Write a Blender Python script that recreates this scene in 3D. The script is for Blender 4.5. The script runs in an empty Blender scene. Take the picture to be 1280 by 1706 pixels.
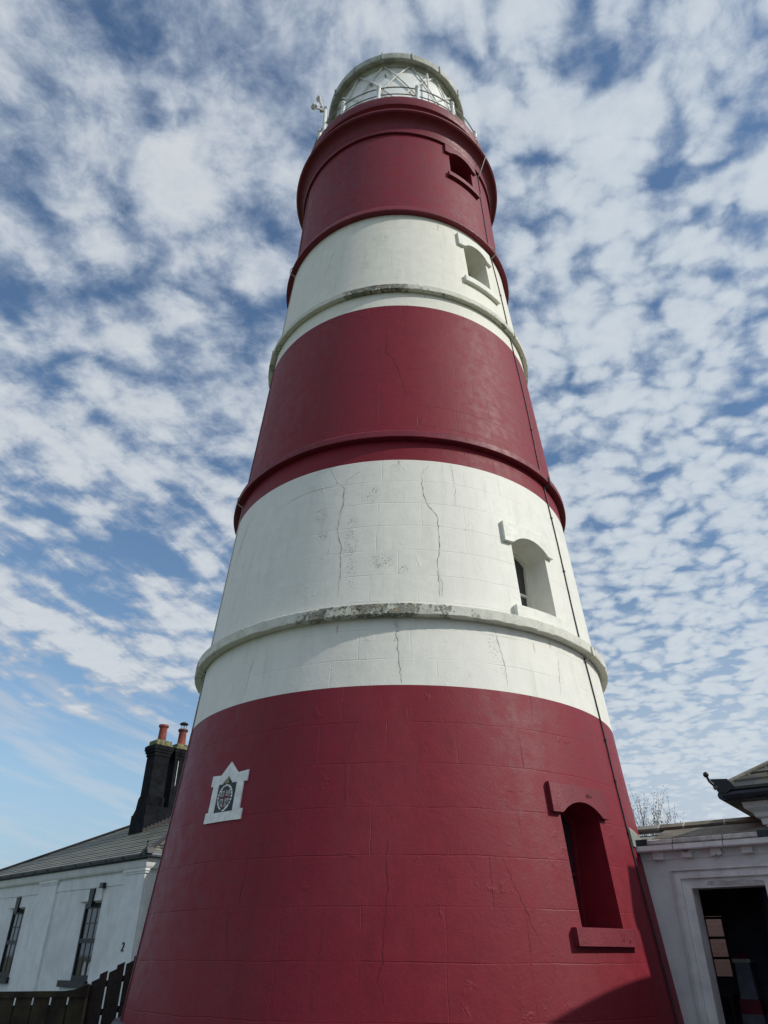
import bpy, bmesh, math, random
from math import sin, cos, pi, radians, sqrt, atan2, tan
from mathutils import Vector, Matrix
random.seed(7)
sc = bpy.context.scene
col = sc.collection

# ------------------------------------------------------------------ camera
FPX = 1183.4
pit, rol, yaw = radians(32.096), radians(.325), radians(-1.409)
def cam_dir(x, y, w):
    X = x; Y = w*cos(pit) - y*sin(pit); Z = w*sin(pit) + y*cos(pit)
    return Vector((cos(yaw)*X + sin(yaw)*Y, -sin(yaw)*X + cos(yaw)*Y, Z))
cr, sr = cos(rol), sin(rol)
cam_data = bpy.data.cameras.new("camera")
cam = bpy.data.objects.new("camera", cam_data); col.objects.link(cam)
rx = cam_dir(cr, sr, 0); ry = cam_dir(-sr, cr, 0); rz = -cam_dir(0, 0, 1)
m = Matrix((rx, ry, rz)).transposed().to_4x4(); m.translation = Vector((0, -14, 1.6))
cam.matrix_world = m
cam_data.sensor_fit = 'AUTO'; cam_data.sensor_width = 36
cam_data.lens = FPX/1706*36
cam_data.clip_start = .1; cam_data.clip_end = 6000
sc.camera = cam

# ------------------------------------------------------------------ sun
SUN_AZ, SUN_EL = 68.0, 35.0        # azimuth measured from -Y towards +X
sd = Vector((sin(radians(SUN_AZ))*cos(radians(SUN_EL)), -cos(radians(SUN_AZ))*cos(radians(SUN_EL)), sin(radians(SUN_EL))))
sl = bpy.data.lights.new("sun", 'SUN'); sl.energy = 2.9; sl.angle = radians(.8); sl.color = (1, .955, .87)
sun = bpy.data.objects.new("sun", sl); col.objects.link(sun)
sun.rotation_euler = sd.to_track_quat('Z', 'Y').to_euler()
sun.location = (30, -20, 40)

# ------------------------------------------------------------------ node helper
class NT:
    def __init__(s, tree): s.t = tree; s.n = tree.nodes; s.l = tree.links
    def node(s, typ, **kw):
        n = s.n.new(typ)
        for k, v in kw.items():
            if k == 'inp':
                for a, b in v.items():
                    if isinstance(b, bpy.types.NodeSocket): s.l.new(b, n.inputs[a])
                    else: n.inputs[a].default_value = b
            else: setattr(n, k, v)
        return n
    def math(s, op, a, b=None, c=None, clamp=False):
        n = s.node('ShaderNodeMath', operation=op, use_clamp=clamp)
        for i, x in enumerate((a, b, c)):
            if x is None: continue
            if isinstance(x, bpy.types.NodeSocket): s.l.new(x, n.inputs[i])
            else: n.inputs[i].default_value = x
        return n.outputs[0]
    def vmath(s, op, a, b=None):
        n = s.node('ShaderNodeVectorMath', operation=op)
        for i, x in enumerate((a, b)):
            if x is None: continue
            if isinstance(x, bpy.types.NodeSocket): s.l.new(x, n.inputs[i])
            else: n.inputs[i].default_value = x
        return n.outputs[0]
    def noise(s, vec, scale, detail=4, rough=.5, dist=0, out=0, dim='3D'):
        n = s.node('ShaderNodeTexNoise', noise_dimensions=dim)
        s.l.new(vec, n.inputs['Vector']); n.inputs['Scale'].default_value = scale
        n.inputs['Detail'].default_value = detail; n.inputs['Roughness'].default_value = rough
        n.inputs['Distortion'].default_value = dist
        return n.outputs[out]
    def ramp(s, fac, lo, hi, a=0., b=1.):
        n = s.node('ShaderNodeMapRange', interpolation_type='SMOOTHSTEP')
        n.inputs['From Min'].default_value = lo; n.inputs['From Max'].default_value = hi
        n.inputs['To Min'].default_value = a; n.inputs['To Max'].default_value = b
        if isinstance(fac, bpy.types.NodeSocket): s.l.new(fac, n.inputs['Value'])
        else: n.inputs['Value'].default_value = fac
        return n.outputs['Result']
    def mix(s, fac, a, b, mode='MIX'):
        n = s.node('ShaderNodeMix', data_type='RGBA', blend_type=mode)
        for k, x in ((0, fac), (6, a), (7, b)):
            if isinstance(x, bpy.types.NodeSocket): s.l.new(x, n.inputs[k])
            else: n.inputs[k].default_value = (x if k == 0 else (tuple(x)+(1,) if len(x) == 3 else x))
        return n.outputs[2]
    def sepxyz(s, v):
        n = s.node('ShaderNodeSeparateXYZ'); s.l.new(v, n.inputs[0]); return n.outputs
    def comb(s, x, y, z):
        n = s.node('ShaderNodeCombineXYZ')
        for i, v in enumerate((x, y, z)):
            if isinstance(v, bpy.types.NodeSocket): s.l.new(v, n.inputs[i])
            else: n.inputs[i].default_value = v
        return n.outputs[0]

# ------------------------------------------------------------------ world: physical sky with a layer of broken altocumulus
w = bpy.data.worlds.new("World"); sc.world = w; w.use_nodes = True
w.node_tree.nodes.clear(); T = NT(w.node_tree)
sky = T.node('ShaderNodeTexSky', sky_type='NISHITA', sun_disc=False)
sky.sun_elevation = radians(SUN_EL); sky.sun_rotation = radians(180-SUN_AZ)
sky.air_density = 1.15; sky.dust_density = .35; sky.ozone_density = 1.5; sky.altitude = 0
tc = T.node('ShaderNodeTexCoord').outputs['Generated']
x, y, z = T.sepxyz(tc)
zz = T.math('ADD', T.math('MAXIMUM', z, 0.0), .12)
px = T.math('DIVIDE', x, zz); py = T.math('DIVIDE', y, zz)
P = T.comb(px, py, 0.0)
def warp(P, sc_, amt, off=(0, 0, 0)):
    return T.vmath('ADD', P, T.vmath('MULTIPLY', T.vmath('SUBTRACT', T.noise(T.vmath('ADD', P, off), sc_, 3, .55, out=1), (.5, .5, .5)), (amt, amt, 0)))
def cells(P, sc_, sm=.35):
    v = T.node('ShaderNodeTexVoronoi', feature='SMOOTH_F1', voronoi_dimensions='3D', inp={'Scale': sc_, 'Smoothness': sm})
    T.l.new(P, v.inputs['Vector']); return v.outputs['Distance']
side = T.math('DIVIDE', x, T.math('MAXIMUM', y, .05))  # <0 left, >0 right
right = T.ramp(side, -.35, .55)
PW = warp(warp(P, 2.2, .26), 9., .06, (5, 1, 0))
low = T.noise(T.vmath('ADD', P, (6.3, 2.2, 1.)), 1.5, 2, .5)
big = T.noise(PW, 6.4, 5, .56)
mid = T.noise(PW, 9.5, 5, .55)
fine = T.noise(warp(P, 9., .05), 24., 9, .66)
PS = warp(warp(P, 5., .12, (2, 2, 0)), 20., .03, (4, 0, 0))
cl = T.math('SUBTRACT', .62, cells(PW, 9.5, .25)); cs = T.math('SUBTRACT', .60, cells(PS, 17.0, .25)); ct = T.math('SUBTRACT', .55, cells(PS, 30.0, .25))
rot = T.node('ShaderNodeVectorRotate', rotation_type='Z_AXIS'); T.l.new(warp(P, 1.5, .22, (9, 0, 0)), rot.inputs['Vector']); rot.inputs['Angle'].default_value = radians(-70)
streak = T.noise(T.vmath('MULTIPLY', rot.outputs[0], (.8, 3.4, 1)), 1.7, 8, .58)
d = T.math('MULTIPLY', big, T.ramp(right, 0, 1, .62, .30))
d = T.math('ADD', d, T.math('MULTIPLY', mid, T.ramp(right, 0, 1, .22, .30)))
d = T.math('ADD', d, T.math('MULTIPLY', fine, .30))
d = T.math('ADD', d, T.math('MULTIPLY', cl, T.ramp(right, 0, 1, .34, .14)))
d = T.math('ADD', d, T.math('MULTIPLY', cs, T.ramp(right, 0, 1, .12, .34)))
d = T.math('ADD', d, T.math('MULTIPLY', ct, T.ramp(right, 0, 1, .02, .20)))
lowz = T.ramp(z, .72, .45)
d = T.math('ADD', d, T.math('MULTIPLY', T.math('SUBTRACT', streak, .46), T.math('ADD', .25, T.math('MULTIPLY', T.math('MULTIPLY', lowz, T.math('SUBTRACT', 1., right)), 1.0))))
d = T.math('ADD', d, T.math('MULTIPLY', T.math('SUBTRACT', low, .5), .20))
d = T.math('ADD', d, T.math('MULTIPLY', right, .15))
clear = T.math('MULTIPLY', T.ramp(z, .36, .18), T.ramp(side, .30, -.10))
d = T.math('SUBTRACT', d, T.math('MULTIPLY', clear, .45))
cov = T.ramp(d, .445, .690)
veil = T.math('MULTIPLY', T.ramp(z, .52, .12), T.ramp(side, -.15, .45))
cov = T.math('MULTIPLY', cov, T.ramp(fine, .2, .8, .86, .97))
wz = T.math('MULTIPLY', T.ramp(z, .62, .34), T.ramp(side, .10, -.20))
wisp = T.math('MULTIPLY', T.math('MULTIPLY', wz, T.ramp(streak, .42, .66)), T.ramp(z, .10, .34, .30, .80))
cov = T.math('MAXIMUM', cov, wisp)
cov = T.math('MAXIMUM', cov, T.math('MULTIPLY', veil, T.ramp(z, .36, .10, .60, .94)))
thick = T.math('MAXIMUM', T.ramp(d, .55, .80), T.math('MULTIPLY', clear, .75))
ccol = T.mix(thick, (3.9, 4.6, 5.7), (6.4, 6.8, 7.2))
ccol = T.mix(T.math('MULTIPLY', right, .55), ccol, (6.2, 7.0, 7.7))
hsv = T.node('ShaderNodeHueSaturation', inp={'Saturation': 1.10, 'Value': 1.22, 'Color': sky.outputs[0]})
haze_c = T.mix(right, (2.6, 4.0, 5.9), (4.9, 5.8, 6.6))
blue = T.mix(T.ramp(z, .30, -.02, 0., .92), hsv.outputs[0], haze_c)
skyc = T.mix(cov, blue, ccol)
bg = T.node('ShaderNodeBackground', inp={'Color': skyc, 'Strength': .10})
T.l.new(bg.outputs[0], T.node('ShaderNodeOutputWorld').inputs[0])

sc.view_settings.view_transform = 'Standard'; sc.view_settings.look = 'None'
sc.view_settings.exposure = 0.0; sc.view_settings.gamma = 1
sc.cycles.use_denoising = True
sc.cycles.max_bounces = 8

# ------------------------------------------------------------------ materials
def material(name, f):
    mt = bpy.data.materials.new(name); mt.use_nodes = True
    T = NT(mt.node_tree); T.n.clear()
    b = T.node('ShaderNodeBsdfPrincipled'); o = T.node('ShaderNodeOutputMaterial')
    T.l.new(b.outputs[0], o.inputs[0])
    f(T, b); return mt
def setp(T, b, k, v):
    if isinstance(v, bpy.types.NodeSocket): T.l.new(v, b.inputs[k])
    else: b.inputs[k].default_value = v if not (isinstance(v, tuple) and len(v) == 3) else v+(1,)
def bump(T, b, h, strength, dist):
    n = T.node('ShaderNodeBump', inp={'Height': h, 'Strength': strength, 'Distance': dist})
    T.l.new(n.outputs[0], b.inputs['Normal']); return n

def mottled(name, c, rough=.6, amp=.25, scale=3., bs=.3, bd=.01, bscale=40., c2=None, spec=.4, metal=0., streaks=0.):
    def f(T, b):
        P = T.node('ShaderNodeTexCoord').outputs['Object']
        n = T.noise(P, scale, 6, .6)
        a = tuple(v*(1-amp) for v in c); bb = c2 if c2 else tuple(min(1, v*(1+amp)) for v in c)
        cc = T.mix(T.ramp(n, .3, .7), a, bb)
        if streaks:
            s = T.noise(T.vmath('MULTIPLY', P, (6, 6, .5)), 2., 5, .6)
            cc = T.mix(T.math('MULTIPLY', T.ramp(s, .52, .75), streaks), cc, tuple(v*.35 for v in c))
        setp(T, b, 'Base Color', cc)
        setp(T, b, 'Roughness', T.ramp(T.noise(P, scale*3, 3), .2, .8, max(rough-.1, 0), min(rough+.1, 1)))
        b.inputs['Specular IOR Level'].default_value = spec; b.inputs['Metallic'].default_value = metal
        bump(T, b, T.noise(P, bscale, 5, .6), bs, bd)
    return material(name, f)

RUST = [(.2, 9.16, .6, .07), (39.2, 5.93, .5, .10), (33.4, 5.78, .35, .12), (-14.5, 5.9, .3, .12), (20., 16.9, .6, .2), (11, 14.02, .3, .08)]
DIRT = [(-12.5, 7.45, 2.2, .75), (-12, 6.8, 1.6, .4), (-7.5, 8.45, 3., .22), (-22.5, 8.15, 3., .18), (-21, 7.72, 2.4, .15), (-4.5, 7.05, 4., .22), (.8, 6.9, 2, .1), (0, 14.6, 3, .1), (-14, 15.2, 2.5, .4), (-8, 16.2, 6, .3), (-.6, 5.8, 1., .3), (22, 5.7, 2, .3)]
def tower_paint(name, base, var, course, z0, bw, rough, dirt=0., ph=0., gstr=.55, groove_c=(.0, .0, .0), stain=None):
    """painted render over coursed ashlar; course height, a joint height z0, block width"""
    def f(T, b):
        P = T.node('ShaderNodeTexCoord').outputs['Object']
        x, y, z = T.sepxyz(P)
        az = T.math('ARCTAN2', x, T.math('MULTIPLY', y, -1.))
        wob = T.noise(P, 1.3, 3, .6)
        wob2 = T.noise(P, 9., 2, .5)
        dz = T.math('ADD', T.math('MULTIPLY', T.math('SUBTRACT', wob, .5), .05), T.math('MULTIPLY', T.math('SUBTRACT', wob2, .5), .012))
        arc = T.math('ADD', T.math('MULTIPLY', az, 3.9), dz)
        zc = T.math('DIVIDE', T.math('SUBTRACT', T.math('ADD', z, dz), z0), course)
        row = T.math('FLOOR', zc); fr = T.math('FRACT', zc)
        ed = T.math('MINIMUM', fr, T.math('SUBTRACT', 1., fr))
        dh = T.math('MULTIPLY', ed, course)                       # metres to the bed joint
        off = T.math('MULTIPLY', T.math('FRACT', T.math('MULTIPLY', T.math('SINE', T.math('MULTIPLY', T.math('ADD', row, ph), 12.9898)), 43.75)), .5)
        off = T.math('ADD', off, T.math('MULTIPLY', T.math('MODULO', row, 2.), .5))
        xc = T.math('ADD', T.math('DIVIDE', arc, bw), off)
        fx = T.math('FRACT', xc); ex = T.math('MINIMUM', fx, T.math('SUBTRACT', 1., fx))
        dv = T.math('MULTIPLY', ex, bw)
        cell = T.comb(T.math('FLOOR', xc), row, ph)
        wn = T.node('ShaderNodeTexWhiteNoise', noise_dimensions='3D'); T.l.new(cell, wn.inputs['Vector'])
        # joints are filled with paint in places
        fade_h = T.ramp(T.noise(T.vmath('ADD', P, (7, 3, 1)), .9, 3, .6), .36, .60, .15, 1.)
        fade_v = T.ramp(T.noise(T.vmath('ADD', P, (1, 9, 4)), 1.1, 3, .6), .42, .60, .0, 1.)
        gh = T.math('MULTIPLY', T.ramp(dh, .0, .011, 1., 0.), fade_h)
        gv = T.math('MULTIPLY', T.ramp(dv, .0, .010, 1., 0.), fade_v)
        g = T.math('MAXIMUM', gh, gv)
        micro = T.noise(P, 26., 8, .62)
        coarse = T.noise(P, 5., 5, .6)
        blister = T.ramp(T.noise(T.vmath('ADD', P, (11, 2, 5)), 3.1, 5, .65, .6), .60, .74)
        c = T.mix(T.ramp(coarse, .3, .7), base, var)
        c = T.mix(T.math('MULTIPLY', wn.outputs[0], .10), c, tuple(v*.8 for v in base))
        rise = T.noise(T.vmath('MULTIPLY', P, (2.2, 2.2, .22)), 2.2, 6, .6)
        c = T.mix(T.ramp(rise, .50, .78, 0., .30), c, tuple(v*.72 for v in base) if not stain else stain)
        c = T.mix(T.math('MULTIPLY', g, .12), c, tuple(v*.6 for v in base))
        chalk = T.ramp(T.noise(T.vmath('ADD', T.vmath('MULTIPLY', P, (1., 1., .45)), (21, 5, 8)), .55, 6, .62, .4), .45, .72)
        c = T.mix(T.math('MULTIPLY', chalk, .05 if not dirt else .10), c, (.42, .22, .22) if not dirt else (.60, .585, .47))
        drip = T.ramp(T.noise(T.vmath('ADD', T.vmath('MULTIPLY', P, (5.5, 5.5, .30)), (3, 1, 6)), 1.6, 6, .62), .56, .80)
        c = T.mix(T.math('MULTIPLY', drip, .34), c, tuple(v*.6 for v in base))
        if dirt:
            pm = T.ramp(T.noise(T.vmath('ADD', T.vmath('MULTIPLY', P, (1.6, 1.6, .8)), (2, 8, 3)), 1.05, 3, .6), .60, .85)
            sp = T.ramp(T.noise(P, 30., 6, .74), .545, .62)
            for (ca, czz, ra, rz_) in DIRT:
                dx_ = T.math('DIVIDE', T.math('SUBTRACT', T.math('MULTIPLY', az, 57.3), ca), ra); dz_ = T.math('DIVIDE', T.math('SUBTRACT', z, czz), rz_)
                dd = T.math('SQRT', T.math('ADD', T.math('MULTIPLY', dx_, dx_), T.math('MULTIPLY', dz_, dz_)))
                pm = T.math('MAXIMUM', pm, T.ramp(T.math('ADD', dd, T.math('MULTIPLY', T.math('SUBTRACT', coarse, .5), 1.2)), 1.1, .3))
            for (ca, czz, ra, rz_) in RUST:
                dx_ = T.math('DIVIDE', T.math('SUBTRACT', T.math('MULTIPLY', az, 57.3), ca), ra); dz_ = T.math('DIVIDE', T.math('SUBTRACT', z, czz), rz_)
                dd = T.math('SQRT', T.math('ADD', T.math('MULTIPLY', dx_, dx_), T.math('MULTIPLY', dz_, dz_)))
                c = T.mix(T.math('MULTIPLY', T.ramp(T.math('ADD', dd, T.math('MULTIPLY', T.math('SUBTRACT', micro, .5), 1.5)), 1.0, .1), .6), c, (.42, .24, .10))
            c = T.mix(T.math('MULTIPLY', T.math('MULTIPLY', pm, sp), dirt), c, (.13, .13, .105))
            gr = T.ramp(T.noise(P, 7., 7, .7), .45, .72)
            c = T.mix(T.math('MULTIPLY', T.math('MULTIPLY', pm, gr), .28*dirt), c, (.36, .37, .33))
        else:
            c = T.mix(T.math('MULTIPLY', T.ramp(T.noise(P, 3.4, 7, .7), .5, .75), .22), c, tuple(v*.66 for v in base))
        setp(T, b, 'Base Color', c)
        setp(T, b, 'Roughness', T.ramp(coarse, .25, .75, rough-.07, rough+.08))
        b.inputs['Specular IOR Level'].default_value = .45 if dirt else .33
        h = T.math('SUBTRACT', T.math('ADD', T.math('MULTIPLY', micro, .30), T.math('ADD', T.math('MULTIPLY', coarse, .55), T.math('MULTIPLY', blister, .5))), T.math('MULTIPLY', g, .40))
        bump(T, b, h, gstr, .012)
    return material(name, f)

RED = (.190, .0085, .020); RED2 = (.220, .0105, .024)
M = {}
M['red_low'] = tower_paint('red masonry paint low', RED, RED2, .572, 1.55, .95, .56, ph=1, gstr=.75)
M['red_mid'] = tower_paint('red masonry paint middle', RED, RED2, .523, 12.69, .85, .58, ph=5, gstr=.7)
M['red_top'] = tower_paint('red masonry paint top', (.175, .017, .034), RED2, .50, 18.4, .8, .6, ph=9, gstr=.6)
M['white_low'] = tower_paint('white masonry paint low', (.765, .755, .685), (.82, .81, .735), .483, 8.74, .80, .6, dirt=.95, ph=3, gstr=.62, stain=(.56, .56, .46))
M['white_up'] = tower_paint('white masonry paint upper', (.755, .74, .65), (.81, .795, .70), .50, 16.1, .80, .6, dirt=.45, ph=7, gstr=.55, stain=(.56, .53, .38))
M['red_plain'] = mottled('red moulding paint', (.175, .0135, .027), .55, .12, 3, .5, .008, 30)
M['white_plain'] = mottled('white moulding paint', (.75, .75, .67), .55, .08, 4, .4, .008, 30)
M['crack_grey'] = mottled('crack in white paint', (.27, .27, .235), .9, .45, 9)  # grey of the cracks in the white bands
M['crack_red'] = mottled('crack in red paint', (.09, .008, .012), .7, .3, 9)
M['plinth'] = mottled('bitumen plinth', (.045, .047, .05), .55, .3, 5)
def worn_ring(T, b):
    P = T.node('ShaderNodeTexCoord').outputs['Object']
    x, y, z = T.sepxyz(P)
    az = T.math('ARCTAN2', x, T.math('MULTIPLY', y, -1.))
    n = T.noise(P, 4.5, 8, .68, .4); n2 = T.noise(P, 17, 7, .7, .3); n3 = T.noise(T.vmath('ADD', P, (3, 3, 3)), 1.3, 3, .5)
    c = T.mix(T.ramp(n, .35, .65), (.62, .62, .53), (.72, .715, .63))
    near = T.ramp(T.math('ABSOLUTE', T.math('ADD', az, .10)), .45, .08)
    pk = T.math('ADD', T.math('MULTIPLY', near, .13), T.math('MULTIPLY', T.ramp(n3, .40, .60), .075))
    w1 = T.ramp(T.math('ADD', T.math('MULTIPLY', T.math('ADD', n, n2), .5), pk), .60, .68)
    c = T.mix(T.math('MULTIPLY', w1, .9), c, (.20, .20, .165))
    w2 = T.ramp(T.math('ADD', n2, pk), .71, .77)
    c = T.mix(w2, c, (.07, .065, .05))
    w3 = T.ramp(T.math('ADD', T.noise(T.vmath('ADD', P, (8, 1, 2)), 9, 6, .7), T.math('MULTIPLY', pk, .6)), .67, .74)
    c = T.mix(T.math('MULTIPLY', w3, .6), c, (.50, .36, .14))
    setp(T, b, 'Base Color', c); b.inputs['Roughness'].default_value = .8
    h = T.math('SUBTRACT', T.math('ADD', T.math('MULTIPLY', n, .6), T.math('MULTIPLY', n2, .35)), T.math('MULTIPLY', w1, .5))
    bump(T, b, h, .9, .025)
M['ring_worn'] = material('weathered white string course', worn_ring)
M['white_metal'] = mottled('white painted metal', (.72, .74, .72), .4, .1, 5, .15, .004, 40)
M['grey_metal'] = mottled('grey metal', (.30, .31, .30), .5, .25, 8)
M['trim_grey'] = mottled('grey white painted bar', (.74, .75, .71), .5, .2, 5)
M['verdigris'] = mottled('weathered lead roof edge', (.42, .43, .38), .6, .25, 3, .3, .006, 20, streaks=.4)
M['cable'] = mottled('dark cable', (.035, .025, .03), .6, .2, 10)
M['cable_red'] = mottled('cable painted red', (.10, .012, .02), .5, .2, 10)
M['cable_white'] = mottled('cable clip pale', (.50, .47, .42), .6, .2, 10)
M['black_paint'] = mottled('black paint', (.012, .013, .017), .45, .3, 5, .2, .004, 30)
M['grey_gutter'] = mottled('blue grey gutter', (.09, .105, .135), .4, .3, 4, .1, .003, 20)
M['black_plastic'] = mottled('black plastic gutter', (.018, .022, .032), .35, .3, 4, .1, .003, 20)
M['cottage_white'] = mottled('cottage white render', (.74, .76, .76), .75, .10, 1.6, .5, .008, 22, streaks=.22)
M['trim_white'] = mottled('cottage white trim', (.76, .78, .78), .65, .07, 2.5, .3, .005, 25, streaks=.12)
M['porch_white'] = mottled('porch off white render', (.73, .70, .69), .75, .10, 2., .5, .008, 22, streaks=.15)
M['porch_trim'] = mottled('porch stone trim', (.72, .69, .675), .7, .12, 4., .5, .008, 25, streaks=.2)
M['worn_stone'] = mottled('flaking stone', (.46, .44, .41), .8, .25, 9., .8, .01, 25)
M['chimney_black'] = mottled('black tarred chimney brick', (.005, .006, .009), .85, .45, 2.5, .6, .012, 14, c2=(.013, .015, .019), spec=.15)
M['mortar'] = mottled('mortar cap', (.12, .125, .085), .9, .5, 6, c2=(.26, .25, .12))
M['terracotta'] = mottled('terracotta pot', (.24, .062, .045), .7, .25, 6, .4, .006, 30)
M['soot'] = mottled('soot dark metal', (.03, .025, .028), .6, .3, 6)
def slates(name, a, bcol, c3, bw=.3):
    def f(T, b):
        P = T.node('ShaderNodeTexCoord').outputs['UV']
        O = T.node('ShaderNodeTexCoord').outputs['Object']
        u, v, _ = T.sepxyz(P)
        row = T.math('FLOOR', v)
        uc = T.math('ADD', T.math('DIVIDE', u, bw), T.math('MULTIPLY', T.math('MODULO', row, 2.), .5))
        fx = T.math('FRACT', uc); ex = T.math('MULTIPLY', T.math('MINIMUM', fx, T.math('SUBTRACT', 1., fx)), bw)
        wn = T.node('ShaderNodeTexWhiteNoise', noise_dimensions='3D'); T.l.new(T.comb(T.math('FLOOR', uc), row, 1.), wn.inputs['Vector'])
        c = T.mix(wn.outputs[0], a, bcol)
        ns = T.noise(O, 2.2, 7, .65)
        c = T.mix(T.ramp(ns, .48, .70, 0., .65), c, c3)
        gap = T.ramp(ex, .0, .010, 1., 0.)
        c = T.mix(T.math('MULTIPLY', gap, .8), c, (.015, .015, .015))
        setp(T, b, 'Base Color', c); b.inputs['Roughness'].default_value = .55
        h = T.math('SUBTRACT', T.math('MULTIPLY', T.noise(O, 18, 6, .6), .5), T.math('MULTIPLY', gap, 1.))
        bump(T, b, h, .5, .01)
    return material(name, f)
M['slate'] = slates('grey green slate', (.12, .125, .105), (.23, .235, .18), (.24, .22, .14))
M['slate_lichen'] = slates('slate with orange lichen', (.075, .08, .075), (.12, .12, .10), (.20, .145, .06), .35)
M['roof_stone'] = mottled('brown stone slab roof', (.16, .135, .09), .85, .35, 3., .7, .01, 18, c2=(.21, .21, .19))
M['ridge_tile'] = mottled('grey brown ridge tile', (.17, .16, .125), .85, .3, 4., .5, .01, 20)
M['pale_mortar'] = mottled('pale mortar', (.50, .48, .44), .9, .15, 6)
M['lead'] = mottled('lead flashing', (.24, .27, .24), .6, .2, 5)
M['fence'] = mottled('dark brown fence stain', (.020, .012, .010), .75, .5, 4, .5, .006, 25, streaks=.3)
M['fence_post'] = mottled('weathered brown post', (.075, .052, .035), .8, .3, 4, .5, .006, 25, streaks=.3)
M['fence_weathered'] = mottled('dull brown fence', (.035, .026, .018), .8, .5, 3, .5, .006, 25, c2=(.055, .045, .025), streaks=.3)
M['gap'] = mottled('deep joint', (.05, .045, .045), .9, .2, 9)
def glassf(T, b):
    b.inputs['Base Color'].default_value = (.03, .035, .04, 1); b.inputs['Roughness'].default_value = .04
    b.inputs['Specular IOR Level'].default_value = .8
    P = T.node('ShaderNodeTexCoord').outputs['Object']
    bump(T, b, T.noise(P, 2.5, 2), .04, .02)
M['glass'] = material('window glass', glassf)
def panef(T, b):
    T.n.remove(b)
    o = [n for n in T.n if n.type == 'OUTPUT_MATERIAL'][0]
    tr = T.node('ShaderNodeBsdfTransparent', inp={'Color': (.86, .9, .9, 1)}); gl = T.node('ShaderNodeBsdfGlossy', inp={'Roughness': .05})
    fz = T.node('ShaderNodeFresnel', inp={'IOR': 1.5})
    mx = T.node('ShaderNodeMixShader'); T.l.new(T.math('ADD', fz.outputs[0], .02), mx.inputs[0]); T.l.new(tr.outputs[0], mx.inputs[1]); T.l.new(gl.outputs[0], mx.inputs[2])
    T.l.new(mx.outputs[0], o.inputs[0])
M['pane'] = material('clear lantern glass', panef)
M['blind'] = mottled('whitened lantern panes', (.90, .91, .88), .3, .06, 2.2, .1, .003, 8, spec=.6)
M['pane_reflection'] = mottled('pale painted reflection', (.45, .45, .43), .9, .2, 7)  # flat pale colour standing in for a reflection on the cottage glass
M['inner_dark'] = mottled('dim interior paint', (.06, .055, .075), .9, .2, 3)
M['dimmed_white'] = mottled('white paint dimmed to lilac grey', (.20, .195, .24), .8, .2, 5)  # white of the model, darkened so the dim room is in the colour
M['door_dark'] = mottled('dark navy door', (.016, .02, .032), .5, .3, 4, .3, .004, 30)
def brickf(T, b):
    P = T.node('ShaderNodeTexCoord').outputs['UV']
    br = T.node('ShaderNodeTexBrick', inp={'Color1': (.72, .50, .40, 1), 'Color2': (.78, .60, .50, 1), 'Mortar': (.72, .68, .62, 1), 'Scale': 1.0, 'Mortar Size': .008, 'Brick Width': .22, 'Row Height': .075})
    T.l.new(P, br.inputs['Vector']); T.l.new(br.outputs[0], b.inputs['Base Color']); b.inputs['Roughness'].default_value = .9
M['brick'] = material('pinkish brick', brickf)  # brick colours raised to stand in for sunlight on the wall
M['crest_black'] = mottled('crest black', (.012, .018, .022), .5, .2, 10)
M['crest_white'] = mottled('crest white', (.78, .79, .76), .6, .12, 9, streaks=.25)
M['crest_grey'] = mottled('crest shield grey white', (.42, .44, .44), .6, .5, 40)
M['crest_red'] = mottled('crest red', (.14, .010, .03), .6, .15, 10)
M['crest_gold'] = mottled('crest gold', (.30, .25, .12), .6, .4, 20)
M['ship_blue'] = mottled('crest ship blue grey', (.06, .09, .12), .6, .4, 30, c2=(.3, .3, .28))
def grassf(T, b):
    P = T.node('ShaderNodeTexCoord').outputs['Object']
    n = T.noise(P, .35, 6, .6); n2 = T.noise(P, 14, 6, .7)
    c = T.mix(T.ramp(n, .4, .6), (.055, .085, .025), (.09, .10, .04))
    c = T.mix(T.ramp(n2, .35, .7), c, (.12, .12, .06))
    setp(T, b, 'Base Color', c); b.inputs['Roughness'].default_value = .95
    bump(T, b, n2, .8, .05)
M['grass'] = material('rough grass', grassf)
M['gravel'] = mottled('worn tarmac path', (.10, .095, .09), .95, .4, 6, 1., .02, 60)
M['bark'] = mottled('grey brown bark', (.11, .10, .085), .9, .4, 12)
def leaff(T, b):
    oi = T.node('ShaderNodeTexCoord').outputs['Object']
    c = T.mix(T.noise(oi, 5, 3), (.05, .07, .03), (.10, .13, .06)); setp(T, b, 'Base Color', c); b.inputs['Roughness'].default_value = .7
M['leaf'] = material('small spring leaves', leaff)

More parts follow.
